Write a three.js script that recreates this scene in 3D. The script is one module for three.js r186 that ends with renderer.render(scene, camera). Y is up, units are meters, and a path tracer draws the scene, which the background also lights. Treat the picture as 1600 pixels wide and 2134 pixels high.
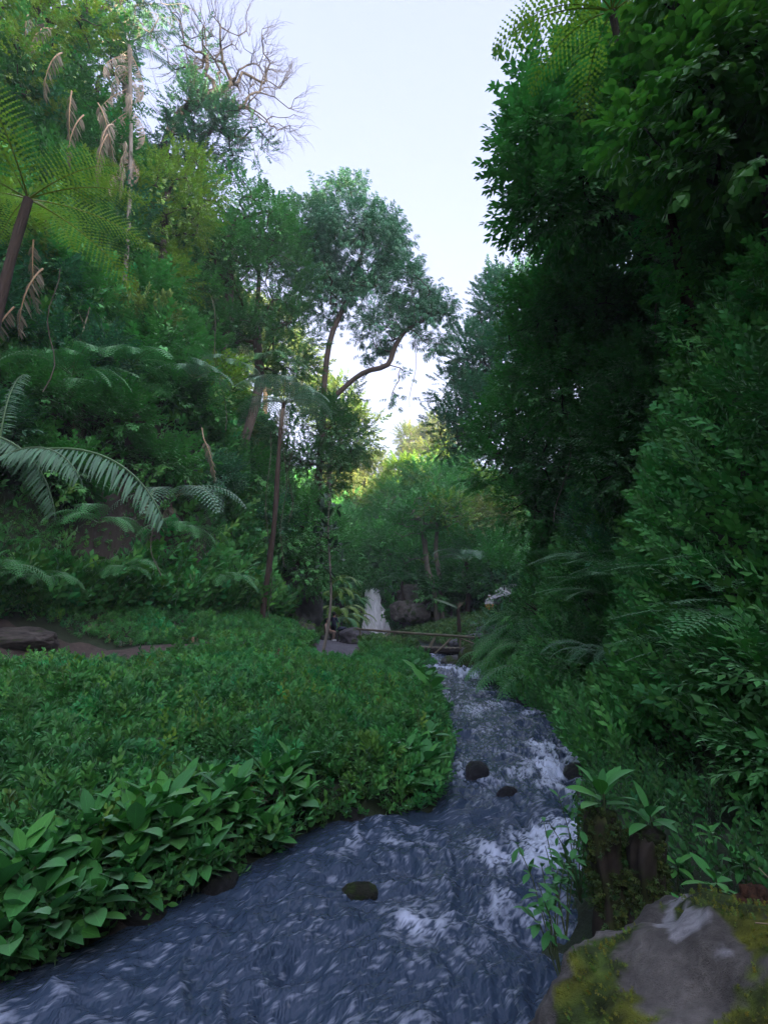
import * as THREE from 'three';
import { mergeGeometries } from 'three/addons/utils/BufferGeometryUtils.js';
import { MarchingCubes } from 'three/addons/objects/MarchingCubes.js';

// ---------------------------------------------------------------- camera, sky, sun, exposure
const scene = new THREE.Scene();
const EYE = 1.9, PITCH = Math.atan(233 / 1100);
const camera = new THREE.PerspectiveCamera(2 * Math.atan(1067 / 1100) * 180 / Math.PI, 767 / 1024, 0.05, 900);
camera.position.set(0, EYE, 0);
camera.rotation.x = PITCH;
scene.add(camera);

const renderer = new THREE.WebGLRenderer({ antialias: true });
renderer.toneMapping = THREE.LinearToneMapping;
renderer.toneMappingExposure = 5.4;
renderer.shadowMap.enabled = true;

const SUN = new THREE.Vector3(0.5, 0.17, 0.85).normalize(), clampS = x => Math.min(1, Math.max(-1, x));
{ // clear sky, sun low behind the camera: paler towards the horizon; warm out-of-view glow round the sun boosted to light the valley
  const W = 128, H = 256, d = new Float32Array(W * H * 4);
  for (let j = 0; j < H; j++) {
    const a = ((j + 0.5) / H - 0.5) * Math.PI, el = Math.max(0.04, Math.sin(a)), k = Math.pow(el, 0.75), grad = (1 - Math.exp(-0.5 / el)) / (1 - Math.exp(-0.5 / 0.55));
    const c = [0.195 - 0.05 * k, 0.210 - 0.042 * k, 0.268 + 0.012 * k], g = 0.55 + 0.45 * grad;
    for (let i = 0; i < W; i++) {
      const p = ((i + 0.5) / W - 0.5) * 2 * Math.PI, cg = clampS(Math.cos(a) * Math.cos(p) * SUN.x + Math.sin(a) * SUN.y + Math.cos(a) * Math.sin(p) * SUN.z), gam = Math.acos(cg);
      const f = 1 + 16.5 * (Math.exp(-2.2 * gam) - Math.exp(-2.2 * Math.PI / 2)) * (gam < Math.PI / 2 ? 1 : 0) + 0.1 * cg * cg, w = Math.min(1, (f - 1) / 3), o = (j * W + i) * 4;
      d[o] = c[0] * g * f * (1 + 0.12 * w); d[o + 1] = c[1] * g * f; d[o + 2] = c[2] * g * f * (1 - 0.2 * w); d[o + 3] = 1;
    }
  }
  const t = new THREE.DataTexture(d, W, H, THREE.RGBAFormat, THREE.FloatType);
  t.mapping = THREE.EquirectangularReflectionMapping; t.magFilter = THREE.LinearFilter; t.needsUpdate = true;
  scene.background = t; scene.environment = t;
}
const sun = new THREE.DirectionalLight(new THREE.Color().setRGB(1, 0.80, 0.50), 5);
sun.position.copy(SUN).multiplyScalar(150); sun.castShadow = true;
Object.assign(sun.shadow.camera, { left: -120, right: 120, top: 120, bottom: -120, near: 1, far: 400 });
sun.shadow.mapSize.set(2048, 2048);
scene.add(sun);
scene.fog = new THREE.FogExp2(0xe6eef2, 0.0014);

// ---------------------------------------------------------------- helpers
const V = (x, y, z) => new THREE.Vector3(x, y, z);
function mulberry(a) { return () => { a |= 0; a = a + 0x6D2B79F5 | 0; let t = Math.imul(a ^ a >>> 15, 1 | a); t = t + Math.imul(t ^ t >>> 7, 61 | t) ^ t; return ((t ^ t >>> 14) >>> 0) / 4294967296; }; }
let rnd = mulberry(7);
const seed = s => { rnd = mulberry(s); };
const rr = (a, b) => a + (b - a) * rnd();
const gauss = () => (rnd() + rnd() + rnd() + rnd() - 2) * 0.87;
const clamp = (x, a, b) => Math.min(b, Math.max(a, x));
const lerp = (a, b, t) => a + (b - a) * t;
const sstep = (a, b, x) => { const t = clamp((x - a) / (b - a), 0, 1); return t * t * (3 - 2 * t); };
function hash(i, j, k) { let h = Math.imul(i, 374761393) + Math.imul(j, 668265263) + Math.imul(k, 2147483647 - 1013904223) | 0; h = Math.imul(h ^ h >>> 13, 1274126177); h ^= h >>> 16; return (h >>> 0) / 4294967296; }
function noise(x, y, z = 0) {
  const i = Math.floor(x), j = Math.floor(y), k = Math.floor(z); let u = x - i, v = y - j, w = z - k;
  u = u * u * (3 - 2 * u); v = v * v * (3 - 2 * v); w = w * w * (3 - 2 * w);
  const a = lerp(lerp(hash(i, j, k), hash(i + 1, j, k), u), lerp(hash(i, j + 1, k), hash(i + 1, j + 1, k), u), v);
  if (w === 0) return a * 2 - 1;
  const b = lerp(lerp(hash(i, j, k + 1), hash(i + 1, j, k + 1), u), lerp(hash(i, j + 1, k + 1), hash(i + 1, j + 1, k + 1), u), v);
  return lerp(a, b, w) * 2 - 1;
}
function fbm(x, y, z = 0, n = 4) { let s = 0, a = 0.5; for (let k = 0; k < n; k++) { s += a * noise(x, y, z); x = x * 2.03 + 11.3; y = y * 2.03 + 5.7; z = z * 2.03 + (z ? 3.1 : 0); a *= 0.5; } return s; }
function pl(t, x) { // piecewise linear table [[x, y], ...]
  if (x <= t[0][0]) return t[0][1];
  for (let k = 1; k < t.length; k++) if (x <= t[k][0]) return lerp(t[k - 1][1], t[k][1], (x - t[k - 1][0]) / (t[k][0] - t[k - 1][0]));
  return t[t.length - 1][1];
}
// a surveyed spot: bearing and elevation as read in the photograph, and how many metres away it stands (depth D along -z)
const CP = Math.cos(PITCH), SP = Math.sin(PITCH);
function spot(u, v, D) { const xc = (u - 800) / 1100, yc = (1067 - v) / 1100, t = D / (CP - yc * SP); return V(xc * t, EYE + t * (yc * CP + SP), -D); }
const pxm = (v, D) => { const yc = (1067 - v) / 1100; return D / (CP - yc * SP) / 1100; }; // metres that one reading unit spans there

const taken = {};
function numbered(n) { if (!(n in taken)) { taken[n] = 0; return n; } taken[n]++; return n + '_' + String(taken[n]).padStart(3, '0'); }
function tag(o, label, category, group, kind) { if (label) o.userData.label = label; if (category) o.userData.category = category; if (group) o.userData.group = group; if (kind) o.userData.kind = kind; return o; }
function thing(name, label, category, p, group) { const o = new THREE.Group(); o.name = numbered(name); scene.add(o); if (p) o.position.copy(p); return tag(o, label, category, group); }
function part(name, geo, m, parent) { const o = new THREE.Mesh(geo, m); o.name = parent === scene ? numbered(name) : name; o.castShadow = o.receiveShadow = true; parent.add(o); return o; }

const std = (r, g, b, rough = 0.9, o = {}) => new THREE.MeshStandardMaterial({ color: new THREE.Color().setRGB(r, g, b), roughness: rough, metalness: 0, side: THREE.DoubleSide, ...o });
const leafMat = (r, g, b, through = 0.3, coat = 0.25, o = {}) => new THREE.MeshPhysicalMaterial({ color: new THREE.Color().setRGB(r, g, b), roughness: 0.9, transmission: through, thickness: 0, clearcoat: coat, clearcoatRoughness: 0.38, side: THREE.DoubleSide, vertexColors: true, ...o });

// ---- geometry pieces
class Mb { // collects triangles with colours
  constructor() { this.p = []; this.c = []; this.uv = []; this.i = []; }
  v(x, y, z, c = 1, u = 0, w = 0) { this.p.push(x, y, z); if (Array.isArray(c)) this.c.push(c[0], c[1], c[2]); else this.c.push(c, c, c); this.uv.push(u, w); return this.p.length / 3 - 1; }
  t(a, b, c) { this.i.push(a, b, c); }
  q(a, b, c, d) { this.i.push(a, b, c, a, c, d); }
  add(g, m4, col = 1) { // add an indexed geometry
    const P = g.attributes.position, C = g.attributes.color, U = g.attributes.uv, b = this.p.length / 3, w = V();
    for (let k = 0; k < P.count; k++) { w.fromBufferAttribute(P, k).applyMatrix4(m4); const cc = Array.isArray(col) ? col : [col, col, col]; this.p.push(w.x, w.y, w.z); this.c.push((C ? C.getX(k) : 1) * cc[0], (C ? C.getY(k) : 1) * cc[1], (C ? C.getZ(k) : 1) * cc[2]); this.uv.push(U ? U.getX(k) : 0, U ? U.getY(k) : 0); }
    for (let k = 0; k < g.index.count; k++) this.i.push(b + g.index.getX(k));
    return this;
  }
  // a tapered limb between two points
  limb(a, b, ra, rb, n = 5, c = 1) {
    const d = V().subVectors(b, a); if (d.lengthSq() < 1e-10) return; d.normalize();
    const x = Math.abs(d.y) < 0.95 ? V(0, 1, 0).cross(d).normalize() : V(1, 0, 0).cross(d).normalize(), y = V().crossVectors(d, x), s = this.p.length / 3, L = a.distanceTo(b);
    for (let e = 0; e < 2; e++) for (let k = 0; k <= n; k++) { const t = k / n * 6.28319, r = e ? rb : ra, q = e ? b : a; this.v(q.x + (x.x * Math.cos(t) + y.x * Math.sin(t)) * r, q.y + (x.y * Math.cos(t) + y.y * Math.sin(t)) * r, q.z + (x.z * Math.cos(t) + y.z * Math.sin(t)) * r, c, k / n * ra * 6, e * L + q.y * 0); }
    for (let k = 0; k < n; k++) this.q(s + k, s + k + 1, s + n + 2 + k, s + n + 1 + k);
  }
  // a tube along points with radii
  tube(pts, rad, n = 8, c = 1, rough = 0) {
    let x = V(1, 0, 0); const s0 = this.p.length / 3; let len = 0;
    for (let j = 0; j < pts.length; j++) {
      const d = V().subVectors(pts[Math.min(j + 1, pts.length - 1)], pts[Math.max(j - 1, 0)]).normalize();
      x = V().copy(x).addScaledVector(d, -x.dot(d)); if (x.lengthSq() < 1e-4) x = V(0, 0, 1).addScaledVector(d, -d.z); x.normalize();
      const y = V().crossVectors(d, x); if (j) len += pts[j].distanceTo(pts[j - 1]);
      for (let k = 0; k <= n; k++) { const t = k / n * 6.28319; let r = rad[j]; if (rough) r *= 1 + rough * fbm(Math.cos(t) * 2.1 + 9, Math.sin(t) * 2.1 + 3, len * 2.2 / Math.max(0.1, rad[0] * 8), 3) * 2; const q = pts[j]; this.v(q.x + (x.x * Math.cos(t) + y.x * Math.sin(t)) * r, q.y + (x.y * Math.cos(t) + y.y * Math.sin(t)) * r, q.z + (x.z * Math.cos(t) + y.z * Math.sin(t)) * r, c, k / n * rad[0] * 6.28, len); }
    }
    for (let j = 0; j < pts.length - 1; j++) for (let k = 0; k < n; k++) { const a = s0 + j * (n + 1) + k; this.q(a, a + 1, a + n + 2, a + n + 1); }
    return this;
  }
  geo(flat = false) {
    const g = new THREE.BufferGeometry(); g.setAttribute('position', new THREE.Float32BufferAttribute(this.p, 3)); g.setAttribute('color', new THREE.Float32BufferAttribute(this.c, 3)); g.setAttribute('uv', new THREE.Float32BufferAttribute(this.uv, 2)); g.setIndex(this.i); g.computeVertexNormals(); return g;
  }
}
// one leaf: grows along +z from the origin, upper face +y
function leafInto(mb, L, W, n = 2, fold = 0.25, droop = 0.3, c = 1, shape = 0.45, petiole = 0) {
  const s = mb.p.length / 3; let y = 0, z = 0, ang = 0;
  if (n === 0) { const w = W / 2, a = mb.v(0, 0, 0, c, 0.5, 0), l = mb.v(-w, w * fold, L * 0.45, c, 0, 0.45), r = mb.v(w, w * fold, L * 0.45, c, 1, 0.45), e = mb.v(0, -droop * L * 0.5, L, c, 0.5, 1); mb.t(a, e, l); mb.t(a, r, e); return; }
  const mk = (w, t) => { mb.v(-w, y + Math.abs(w) * fold, z, c, 0.5 - 0.5, t); mb.v(0, y, z, c, 0.5, t); mb.v(w, y + Math.abs(w) * fold, z, c, 1, t); };
  z = petiole; mk(0.0005, 0);
  for (let k = 1; k <= n + 1; k++) {
    const t = k / (n + 1), w = k > n ? 0.0005 : W / 2 * Math.pow(Math.sin(Math.PI * Math.pow(t, Math.log(0.5) / Math.log(shape))), 0.85);
    ang = droop * t; y -= Math.sin(ang) * L / (n + 1); z += Math.cos(ang) * L / (n + 1); mk(w, t);
  }
  for (let k = 0; k <= n; k++) { const a = s + k * 3; mb.q(a, a + 1, a + 4, a + 3); mb.q(a + 1, a + 2, a + 5, a + 4); }
}
const leafGeo = (...a) => { const m = new Mb(); leafInto(m, ...a); return m.geo(); };
// orientation: z axis along dir, y axis near up
const _m = new THREE.Matrix4();
function frame(dir, up = V(0, 1, 0), roll = 0) { const z = V().copy(dir).normalize(); let x = V().crossVectors(up, z); if (x.lengthSq() < 1e-5) x = V(1, 0, 0); x.normalize(); const y = V().crossVectors(z, x); const m = new THREE.Matrix4().makeBasis(x, y, z); if (roll) m.multiply(_m.makeRotationZ(roll)); return m; }
function xf(p, dir, up, s = 1, roll = 0) { const m = frame(dir, up, roll); m.scale(V(s, s, s)); m.setPosition(p); return m; }

// sprigs: small leafy shoots, +z is the shoot's direction, +y the sky
function sprig({ L = 0.35, n = 11, leaf = 0.1, w = 0.05, seg = 1, fold = 0.2, droop = 0.4, spread = 1.0, stem = 0.004, vary = 0.25, shape = 0.45, hang = 0 }) {
  const mb = new Mb();
  if (stem) mb.limb(V(0, 0, 0), V(0, -hang * L * 0.4, L), stem, stem * 0.4, 3, [0.8, 0.6, 0.4]);
  for (let k = 0; k < n; k++) {
    const t = (k + 0.6) / n, a = k * 2.4 + rr(-0.4, 0.4), lm = new Mb(), c = 1 + rr(-vary, vary);
    leafInto(lm, leaf * rr(0.75, 1.15) * (k > n - 3 ? 0.85 : 1), w * rr(0.8, 1.15), seg, fold, droop, [c * rr(0.92, 1.12), c, c * rr(0.85, 1.1)], shape);
    const g = lm.geo(), out = spread * (1.25 - 0.55 * t);
    const dir = V(Math.cos(a) * out, Math.sin(a) * out * 0.55 + 0.1 - hang, 0.75 + 0.5 * t);
    mb.add(g, xf(V(0, -hang * L * 0.4 * t * t, L * t), dir, V(0, 1, 0.15), 1));
  }
  return mb.geo();
}
seed(11);
const SP_ = {
  broad: [0, 1, 2].map(() => sprig({ L: 0.36, n: 11, leaf: 0.12, w: 0.056, seg: 1 })),
  fine: [0, 1, 2].map(() => sprig({ L: 0.4, n: 15, leaf: 0.105, w: 0.046, seg: 0, fold: 0.1, spread: 1.1 })),
  far: [0, 1, 2].map(() => sprig({ L: 0.5, n: 13, leaf: 0.16, w: 0.09, seg: 0, fold: 0.2, spread: 1.25, stem: 0 })),
  lance: [0, 1, 2].map(() => sprig({ L: 0.22, n: 11, leaf: 0.19, w: 0.042, seg: 1, droop: 0.9, spread: 1.3, hang: 0.35, shape: 0.4 })),
  heart: [0, 1, 2].map(() => sprig({ L: 0.55, n: 9, leaf: 0.2, w: 0.125, seg: 3, droop: 0.5, fold: 0.16, shape: 0.36, hang: 0.25, vary: 0.2 })),
  cover: [0, 1, 2, 3].map(() => sprig({ L: 0.12, n: 11, leaf: 0.066, w: 0.024, seg: 1, droop: 0.55, fold: 0.3, spread: 1.25, vary: 0.22, stem: 0.002 })),
  weed: [0, 1, 2].map(() => sprig({ L: 0.3, n: 9, leaf: 0.09, w: 0.045, seg: 2, droop: 0.5, fold: 0.22, spread: 1.2, vary: 0.2, shape: 0.38 })),
};
function twigGeo() { const mb = new Mb(); const go = (p, d, L, r, k) => { let q = p; for (let s = 0; s < 3; s++) { const e = V().copy(d).multiplyScalar(L / 3).add(q); mb.limb(q, e, r * (1 - s * 0.2), r * (0.8 - s * 0.2), 3); q = e; d = V(d.x + gauss() * 0.45, d.y + gauss() * 0.45 + 0.08, d.z + gauss() * 0.3).normalize(); if (k) go(q, V(d.x + gauss() * 0.9, d.y + gauss() * 0.9, d.z).normalize(), L * 0.6, r * 0.55, k - 1); } }; go(V(0, 0, 0), V(0, 0, 1), 0.9, 0.016, 2); return mb.geo(); }
SP_.twig = [0, 1, 2].map(twigGeo);

// many copies of small leafy pieces: one mass under a thing
function mass(name, geos, m, list, parent) {
  const by = geos.map(() => []); list.forEach((e, k) => by[e.g ?? (k % geos.length)].push(e));
  const big = [];
  by.forEach((l, k) => { if (!l.length) return; const o = new THREE.InstancedMesh(geos[k], m, l.length); o.name = parent === scene ? numbered(name) : name; l.forEach((e, j) => { o.setMatrixAt(j, e.m); o.setColorAt(j, e.c || WHITE); }); o.castShadow = o.receiveShadow = true; o.userData.kind = 'stuff'; parent.add(o); big.push(o); });
  return big;
}
const WHITE = new THREE.Color(1, 1, 1);
const tone = (amp = 0.25, warm = 0.12) => { const k = 1 + gauss() * amp, w = gauss() * warm; return new THREE.Color().setRGB(Math.max(0.2, k * (1 + w * 1.6)), Math.max(0.25, k), Math.max(0.2, k * (1 - w))); };

// ---- textures (grain only)
function grainTex(fn, n = 256) { const d = new Uint8Array(n * n * 4); for (let j = 0; j < n; j++) for (let i = 0; i < n; i++) { const c = fn(i / n, j / n), o = (j * n + i) * 4; d[o] = clamp(c[0] * 255, 0, 255); d[o + 1] = clamp(c[1] * 255, 0, 255); d[o + 2] = clamp(c[2] * 255, 0, 255); d[o + 3] = 255; } const t = new THREE.DataTexture(d, n, n); t.wrapS = t.wrapT = THREE.RepeatWrapping; t.magFilter = THREE.LinearFilter; t.needsUpdate = true; return t; }
const per = (f, n) => (x, y) => { // make a noise tile
  const a = f(x * n, y * n), b = f((x - 1) * n, y * n), c = f(x * n, (y - 1) * n), d = f((x - 1) * n, (y - 1) * n); return lerp(lerp(a, b, x), lerp(c, d, x), y);
};
const nz = per((x, y) => fbm(x, y, 0.5, 5), 12);
const soilTex = grainTex((x, y) => { const k = 0.72 + 0.55 * nz(x, y) + 0.22 * (hash(x * 256 | 0, y * 256 | 0, 5) - 0.5); return [k, k, k]; });
const nb = per((x, y) => fbm(x * 3, y * 0.6, 0.3, 5), 8);
const barkTex = grainTex((x, y) => { const k = 0.7 + 0.75 * nb(x, y); return [k, k, k]; });
const leafTex = grainTex((x, y) => { // midrib and side veins
  const a = Math.abs(x - 0.5), s = Math.abs(((y * 9 - a * 5) % 1 + 1) % 1 - 0.5) * 2; const rib = a < 0.03 ? 1.35 : 1; const k = 0.62 * rib * (s > 0.86 ? 1.18 : 1) * (1 + 0.22 * nz(x * 0.5, y * 0.5)); return [k * 1.02, k, k * 0.95];
}, 128);
const rep = (t, a, b) => { const c = t.clone(); c.repeat.set(a, b); c.needsUpdate = true; return c; };
soilTex.repeat.set(0.8, 0.8);

const M = {
  soil: std(1, 1, 1, 0.95, { vertexColors: true, map: soilTex, bumpMap: soilTex, bumpScale: 0.03 }),
  bark: std(0.10, 0.075, 0.055, 0.95, { map: barkTex, bumpMap: barkTex, bumpScale: 0.02 }),
  barkPale: std(0.30, 0.26, 0.21, 0.9, { map: barkTex, bumpMap: barkTex, bumpScale: 0.012 }),
  barkDark: std(0.045, 0.036, 0.03, 0.95, { map: barkTex, bumpMap: barkTex, bumpScale: 0.02 }),
  fernTrunk: std(0.075, 0.05, 0.035, 1, { map: barkTex, bumpMap: barkTex, bumpScale: 0.03 }),
  stem: std(0.07, 0.10, 0.035, 0.8),
  dryStem: std(0.30, 0.22, 0.13, 0.9),
  bamboo: std(0.27, 0.235, 0.15, 0.7, { map: barkTex }),
  barkGrey: std(0.05, 0.045, 0.046, 0.95, { map: barkTex }),
  // foliage
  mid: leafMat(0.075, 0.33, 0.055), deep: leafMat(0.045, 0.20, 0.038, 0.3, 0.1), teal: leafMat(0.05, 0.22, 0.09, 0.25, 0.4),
  lime: leafMat(0.22, 0.42, 0.035, 0.4), olive: leafMat(0.17, 0.28, 0.05), cover: leafMat(0.06, 0.28, 0.05, 0.28, 0.2),
  gold: leafMat(0.22, 0.30, 0.06, 0.35, 0.1), hazy: leafMat(0.11, 0.36, 0.06, 0.35, 0.15),  // golden leaf of the far trees carries warm sunlight in its colour
  big: leafMat(0.055, 0.24, 0.065, 0.3, 0.35, { map: leafTex }), fern: leafMat(0.075, 0.33, 0.075, 0.35, 0.25), fernLime: leafMat(0.22, 0.42, 0.035, 0.45, 0.2),
  fernPale: leafMat(0.15, 0.32, 0.18, 0.3, 0.4), dry: leafMat(0.33, 0.28, 0.20, 0.35, 0.1), palm: leafMat(0.075, 0.2, 0.09, 0.25, 0.5), rust: leafMat(0.35, 0.14, 0.03, 0.3, 0.1),
};
// ---------------------------------------------------------------- the valley (x right, D metres ahead of the camera)
const RL = [[-6, -9], [0, -5.2], [2, -3.3], [3.3, -2.07], [3.77, -1.71], [4.33, -1.3], [4.92, -0.97], [5.64, -0.56], [5.95, 0.3], [6.3, 0.62], [7.5, 0.8], [12.2, 1.2], [18, 1.6], [21, 1.75], [26, 1.2], [34, -0.3], [48, -2.5], [52, -2.6]];
const RR = [[-6, -5], [0, -0.9], [1.2, -0.1], [2.9, 0.6], [3.4, 0.95], [4.64, 1.5], [6.5, 2.35], [9.6, 3.4], [13, 3.5], [18, 3.45], [21, 3.7], [26, 3.4], [34, 2.4], [48, 0.8], [52, 0.7]];
const WL = [[-5, -0.35], [0, -0.05], [3, 0], [6, 0.02], [10, 0.07], [17.5, 0.2], [18.3, 0.24], [18.8, 0.36], [20.0, 0.42], [21.6, 0.62], [30, 0.66], [46, 0.7], [60, 0.75]];
const FL = [[-20, -13], [4, -12], [10, -11.3], [13, -10], [15, -8.4], [17, -7.0], [20, -5.7], [22, -5.1], [30, -4.9], [40, -5.3], [48, -5.6], [80, -14], [140, -22]];
const FR = [[-20, 3.4], [0, 2.5], [4, 2.9], [6.5, 3.3], [9.6, 4.1], [18, 4.2], [21, 4.8], [25, 8.2], [32, 11], [40, 12.5], [48, 13], [80, 20], [140, 30]];
const lx = D => pl(RL, D) + 0.16 * fbm(D * 1.4, 3.3, 0.5, 3) * sstep(3.2, 4.2, D), rx = D => pl(RR, D) + 0.2 * fbm(D * 1.1, 9.3, 0.5, 3) * sstep(5, 7, D), wl = D => pl(WL, D);
const smax = (a, b, k = 2) => { const h = clamp(0.5 + 0.5 * (a - b) / k, 0, 1); return lerp(b, a, h) + k * h * (1 - h); };
function rise(e, s1, s2, top) { if (e <= 0) return 0; let h = s1 * e * sstep(-0.2, 1.2, e) ; if (h > 18) h = 18 + (h - 18) * s2; return h < top ? h : top; }
function ground(x, D) {
  const L = lx(D), R = rx(D), w = wl(D), dL = L - x, dR = x - R;
  let h;
  const inn = Math.min(-dL, -dR);
  if (inn > 0) h = w - 0.45 * sstep(0, 0.7, inn);
  else if (dL > 0) {
    h = w + 0.26 * sstep(0, 0.4, dL) + (0.14 * sstep(0.3, 2, dL) + 0.36 * sstep(1.6, 4.6, dL)) * (1 - 0.6 * sstep(18, 26, D)) + 0.42 * sstep(11.2, 14.4, D) * sstep(3, 5.2, dL) * (1 - sstep(18, 22, D)) - 0.14 * sstep(10, 18, D) * (1 - sstep(3, 5, dL));
    h += (0.12 + 0.16 * sstep(1.5, 3.5, dL) * (1 - sstep(10, 12, D))) * fbm(x * 0.9, D * 0.9, 0.5, 4) * sstep(0.3, 2, dL) + 0.30 * (0.35 - Math.abs(fbm(x * 1.05 + 5, D * 1.05, 3.5, 3)) * 1.6) * sstep(0.5, 1.3, dL) * sstep(1.2, 2.6, -x) * (1 - sstep(10, 12, D));
    h += 0.5 * clamp(pl(FL, D) - x + 2.3, 0, 2.3) * sstep(9, 12, D) * (1 - sstep(24, 28, D));
  } else {
    h = w + 0.22 * sstep(0, 0.35, dR) + 0.10 * fbm(x * 0.8, D * 0.8, 0.5, 3) * sstep(0.2, 1, dR);
    h += 0.27 * dR * sstep(23, 27, D) + 0.2 * Math.min(dR, 2) * (1 - sstep(20, 24, D));
  }
  const rough = fbm(x * 0.16, D * 0.16, 0.5, 4);
  const eL = pl(FL, D) - x + rough * 1.4, eR = x - pl(FR, D) + rough * 1.2 + 1.1 * fbm(x * 0.55 + 7, D * 0.55, 4.5, 3) * (1 - sstep(11, 17, D)) * sstep(2, 5, D);
  h += rise(eL, 2.7, 0.45, 27 + 3 * rough) + rise(eR, D < 22 ? 2.2 : 1.3, 0.45, 26 + 3 * rough);
  // the head of the valley: a rock step with the fall, then a wooded slope
  const nearFall = 1 - sstep(1.2, 3.2, Math.abs(x + 0.95));
  const step = sstep(46.4 + 2.3 * nearFall, 48.3 + 1.2 * nearFall, D + rough * 0.8 * (1 - nearFall));
  if (D > 44) { const back = 0.75 + step * lerp(5.8, 4.6, nearFall) + Math.max(0, D - 50) * 0.5 * (1 + 0.3 * rough) * sstep(50, 60, D + Math.max(0, x) * 0.6); h = Math.max(h, Math.min(back, 27 + 3 * rough + Math.max(0, x) * 0.1)); }
  // behind the camera the valley side climbs to a ridge
  if (D < -7) { const t = clamp((-7 - D) / 56, 0, 1); h = smax(h, 43 * Math.pow(t, 0.95) + 2.5 * rough, 3); }
  return h;
}
const G = (x, D) => V(x, ground(x, D), -D);
function slopeN(x, D, e = 0.15) { return V(-(ground(x + e, D) - ground(x - e, D)), 2 * e, (ground(x, D + e) - ground(x, D - e))).normalize(); }

// footpaths: [x, D, half width]
const PATHS = [
  { name: 'footpath', pts: [[-2.15, 16.6, 0.25], [-1.75, 18.0, 0.55], [-1.75, 21, 0.75], [-2.1, 25, 0.95], [-2.3, 29, 1.2], [-2.2, 33, 1.2]], c: [0.155, 0.145, 0.16] },
  { name: 'bare_soil_track', pts: [[-13.5, 11.6, 1.0], [-9.5, 12.0, 1.0], [-7.6, 12.6, 0.9], [-6.2, 13.4, 0.75], [-5.0, 14.2, 0.5], [-4.2, 14.8, 0.2]], c: [0.12, 0.088, 0.07] },
  { name: 'stony_path', pts: [[4.6, 24.2, 0.6], [5.4, 27, 0.55], [6.6, 31, 0.55], [7.6, 34, 0.6], [8.2, 37.5, 0.9]], c: [0.17, 0.165, 0.175] },
];
function onPath(x, D) { let best = 9; for (const p of PATHS) for (let k = 1; k < p.pts.length; k++) { const [ax, ad, aw] = p.pts[k - 1], [bx, bd, bw] = p.pts[k]; const t = clamp(((x - ax) * (bx - ax) + (D - ad) * (bd - ad)) / ((bx - ax) ** 2 + (bd - ad) ** 2), 0, 1); best = Math.min(best, Math.hypot(x - lerp(ax, bx, t), D - lerp(ad, bd, t)) - lerp(aw, bw, t)); } return best; }

{ // ground: one sheet from the river bed to the ridges
  const nx = 330, nd = 400, k = 3.9, mb = new Mb();
  const X = i => { const t = i / nx * 2 - 1; return Math.sinh(k * t) / Math.sinh(k) * 85; }, DD = j => { const t = j / nd * 2 - 1; return 10 + Math.sinh(k * t) / Math.sinh(k) * 92; };
  for (let j = 0; j <= nd; j++) for (let i = 0; i <= nx; i++) {
    const x = X(i), D = DD(j), h = ground(x, D), n = fbm(x * 0.5, D * 0.5, 2.5, 4), m = sstep(-0.1, 0.25, n);
    mb.v(x, h, -D, [lerp(0.060, 0.035, m), lerp(0.047, 0.055, m), lerp(0.036, 0.022, m)], x, D);
  }
  for (let j = 0; j < nd; j++) for (let i = 0; i < nx; i++) { const a = j * (nx + 1) + i; mb.q(a, a + 1, a + nx + 2, a + nx + 1); }
  tag(part('ground', mb.geo(), M.soil, scene), 'dark soil of the valley floor and its wooded sides', 'ground', null, 'structure');
}
for (const p of PATHS) {
  const mb = new Mb(), n = 70, m = 10, curve = new THREE.CatmullRomCurve3(p.pts.map(q => V(q[0], q[2], q[1])));
  for (let j = 0; j <= n; j++) { const c = curve.getPoint(j / n), d = curve.getTangent(j / n), sx = -d.z, sz = d.x, l = Math.hypot(sx, sz) || 1;
    for (let i = 0; i <= m; i++) { const t = i / m * 2 - 1, ww = c.y * (1 + 0.35 * fbm(j * 0.16, t > 0 ? 5 : 1, 0.5, 3)), x = c.x + sx / l * t * ww, D = c.z + sz / l * t * ww, k = 1 + 0.5 * fbm(x * 1.6, D * 1.6, 0.5, 4);
      mb.v(x, ground(x, D) + 0.035 * (1 - t * t) + 0.006 + 0.02 * fbm(x * 3, D * 3, 0.5, 3), -D, p.c.map(q => q * k), x, D); } }
  for (let j = 0; j < n; j++) for (let i = 0; i < m; i++) { const a = j * (m + 1) + i; mb.q(a, a + 1, a + m + 2, a + m + 1); }
  tag(part(p.name, mb.geo(), M.soil, scene), { footpath: 'grey trodden path leading to the standing person', bare_soil_track: 'strip of bare brown soil across the green slope', stony_path: 'stony grey path climbing to the tarpaulin shelter' }[p.name], 'path', null, 'structure');
}

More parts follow.
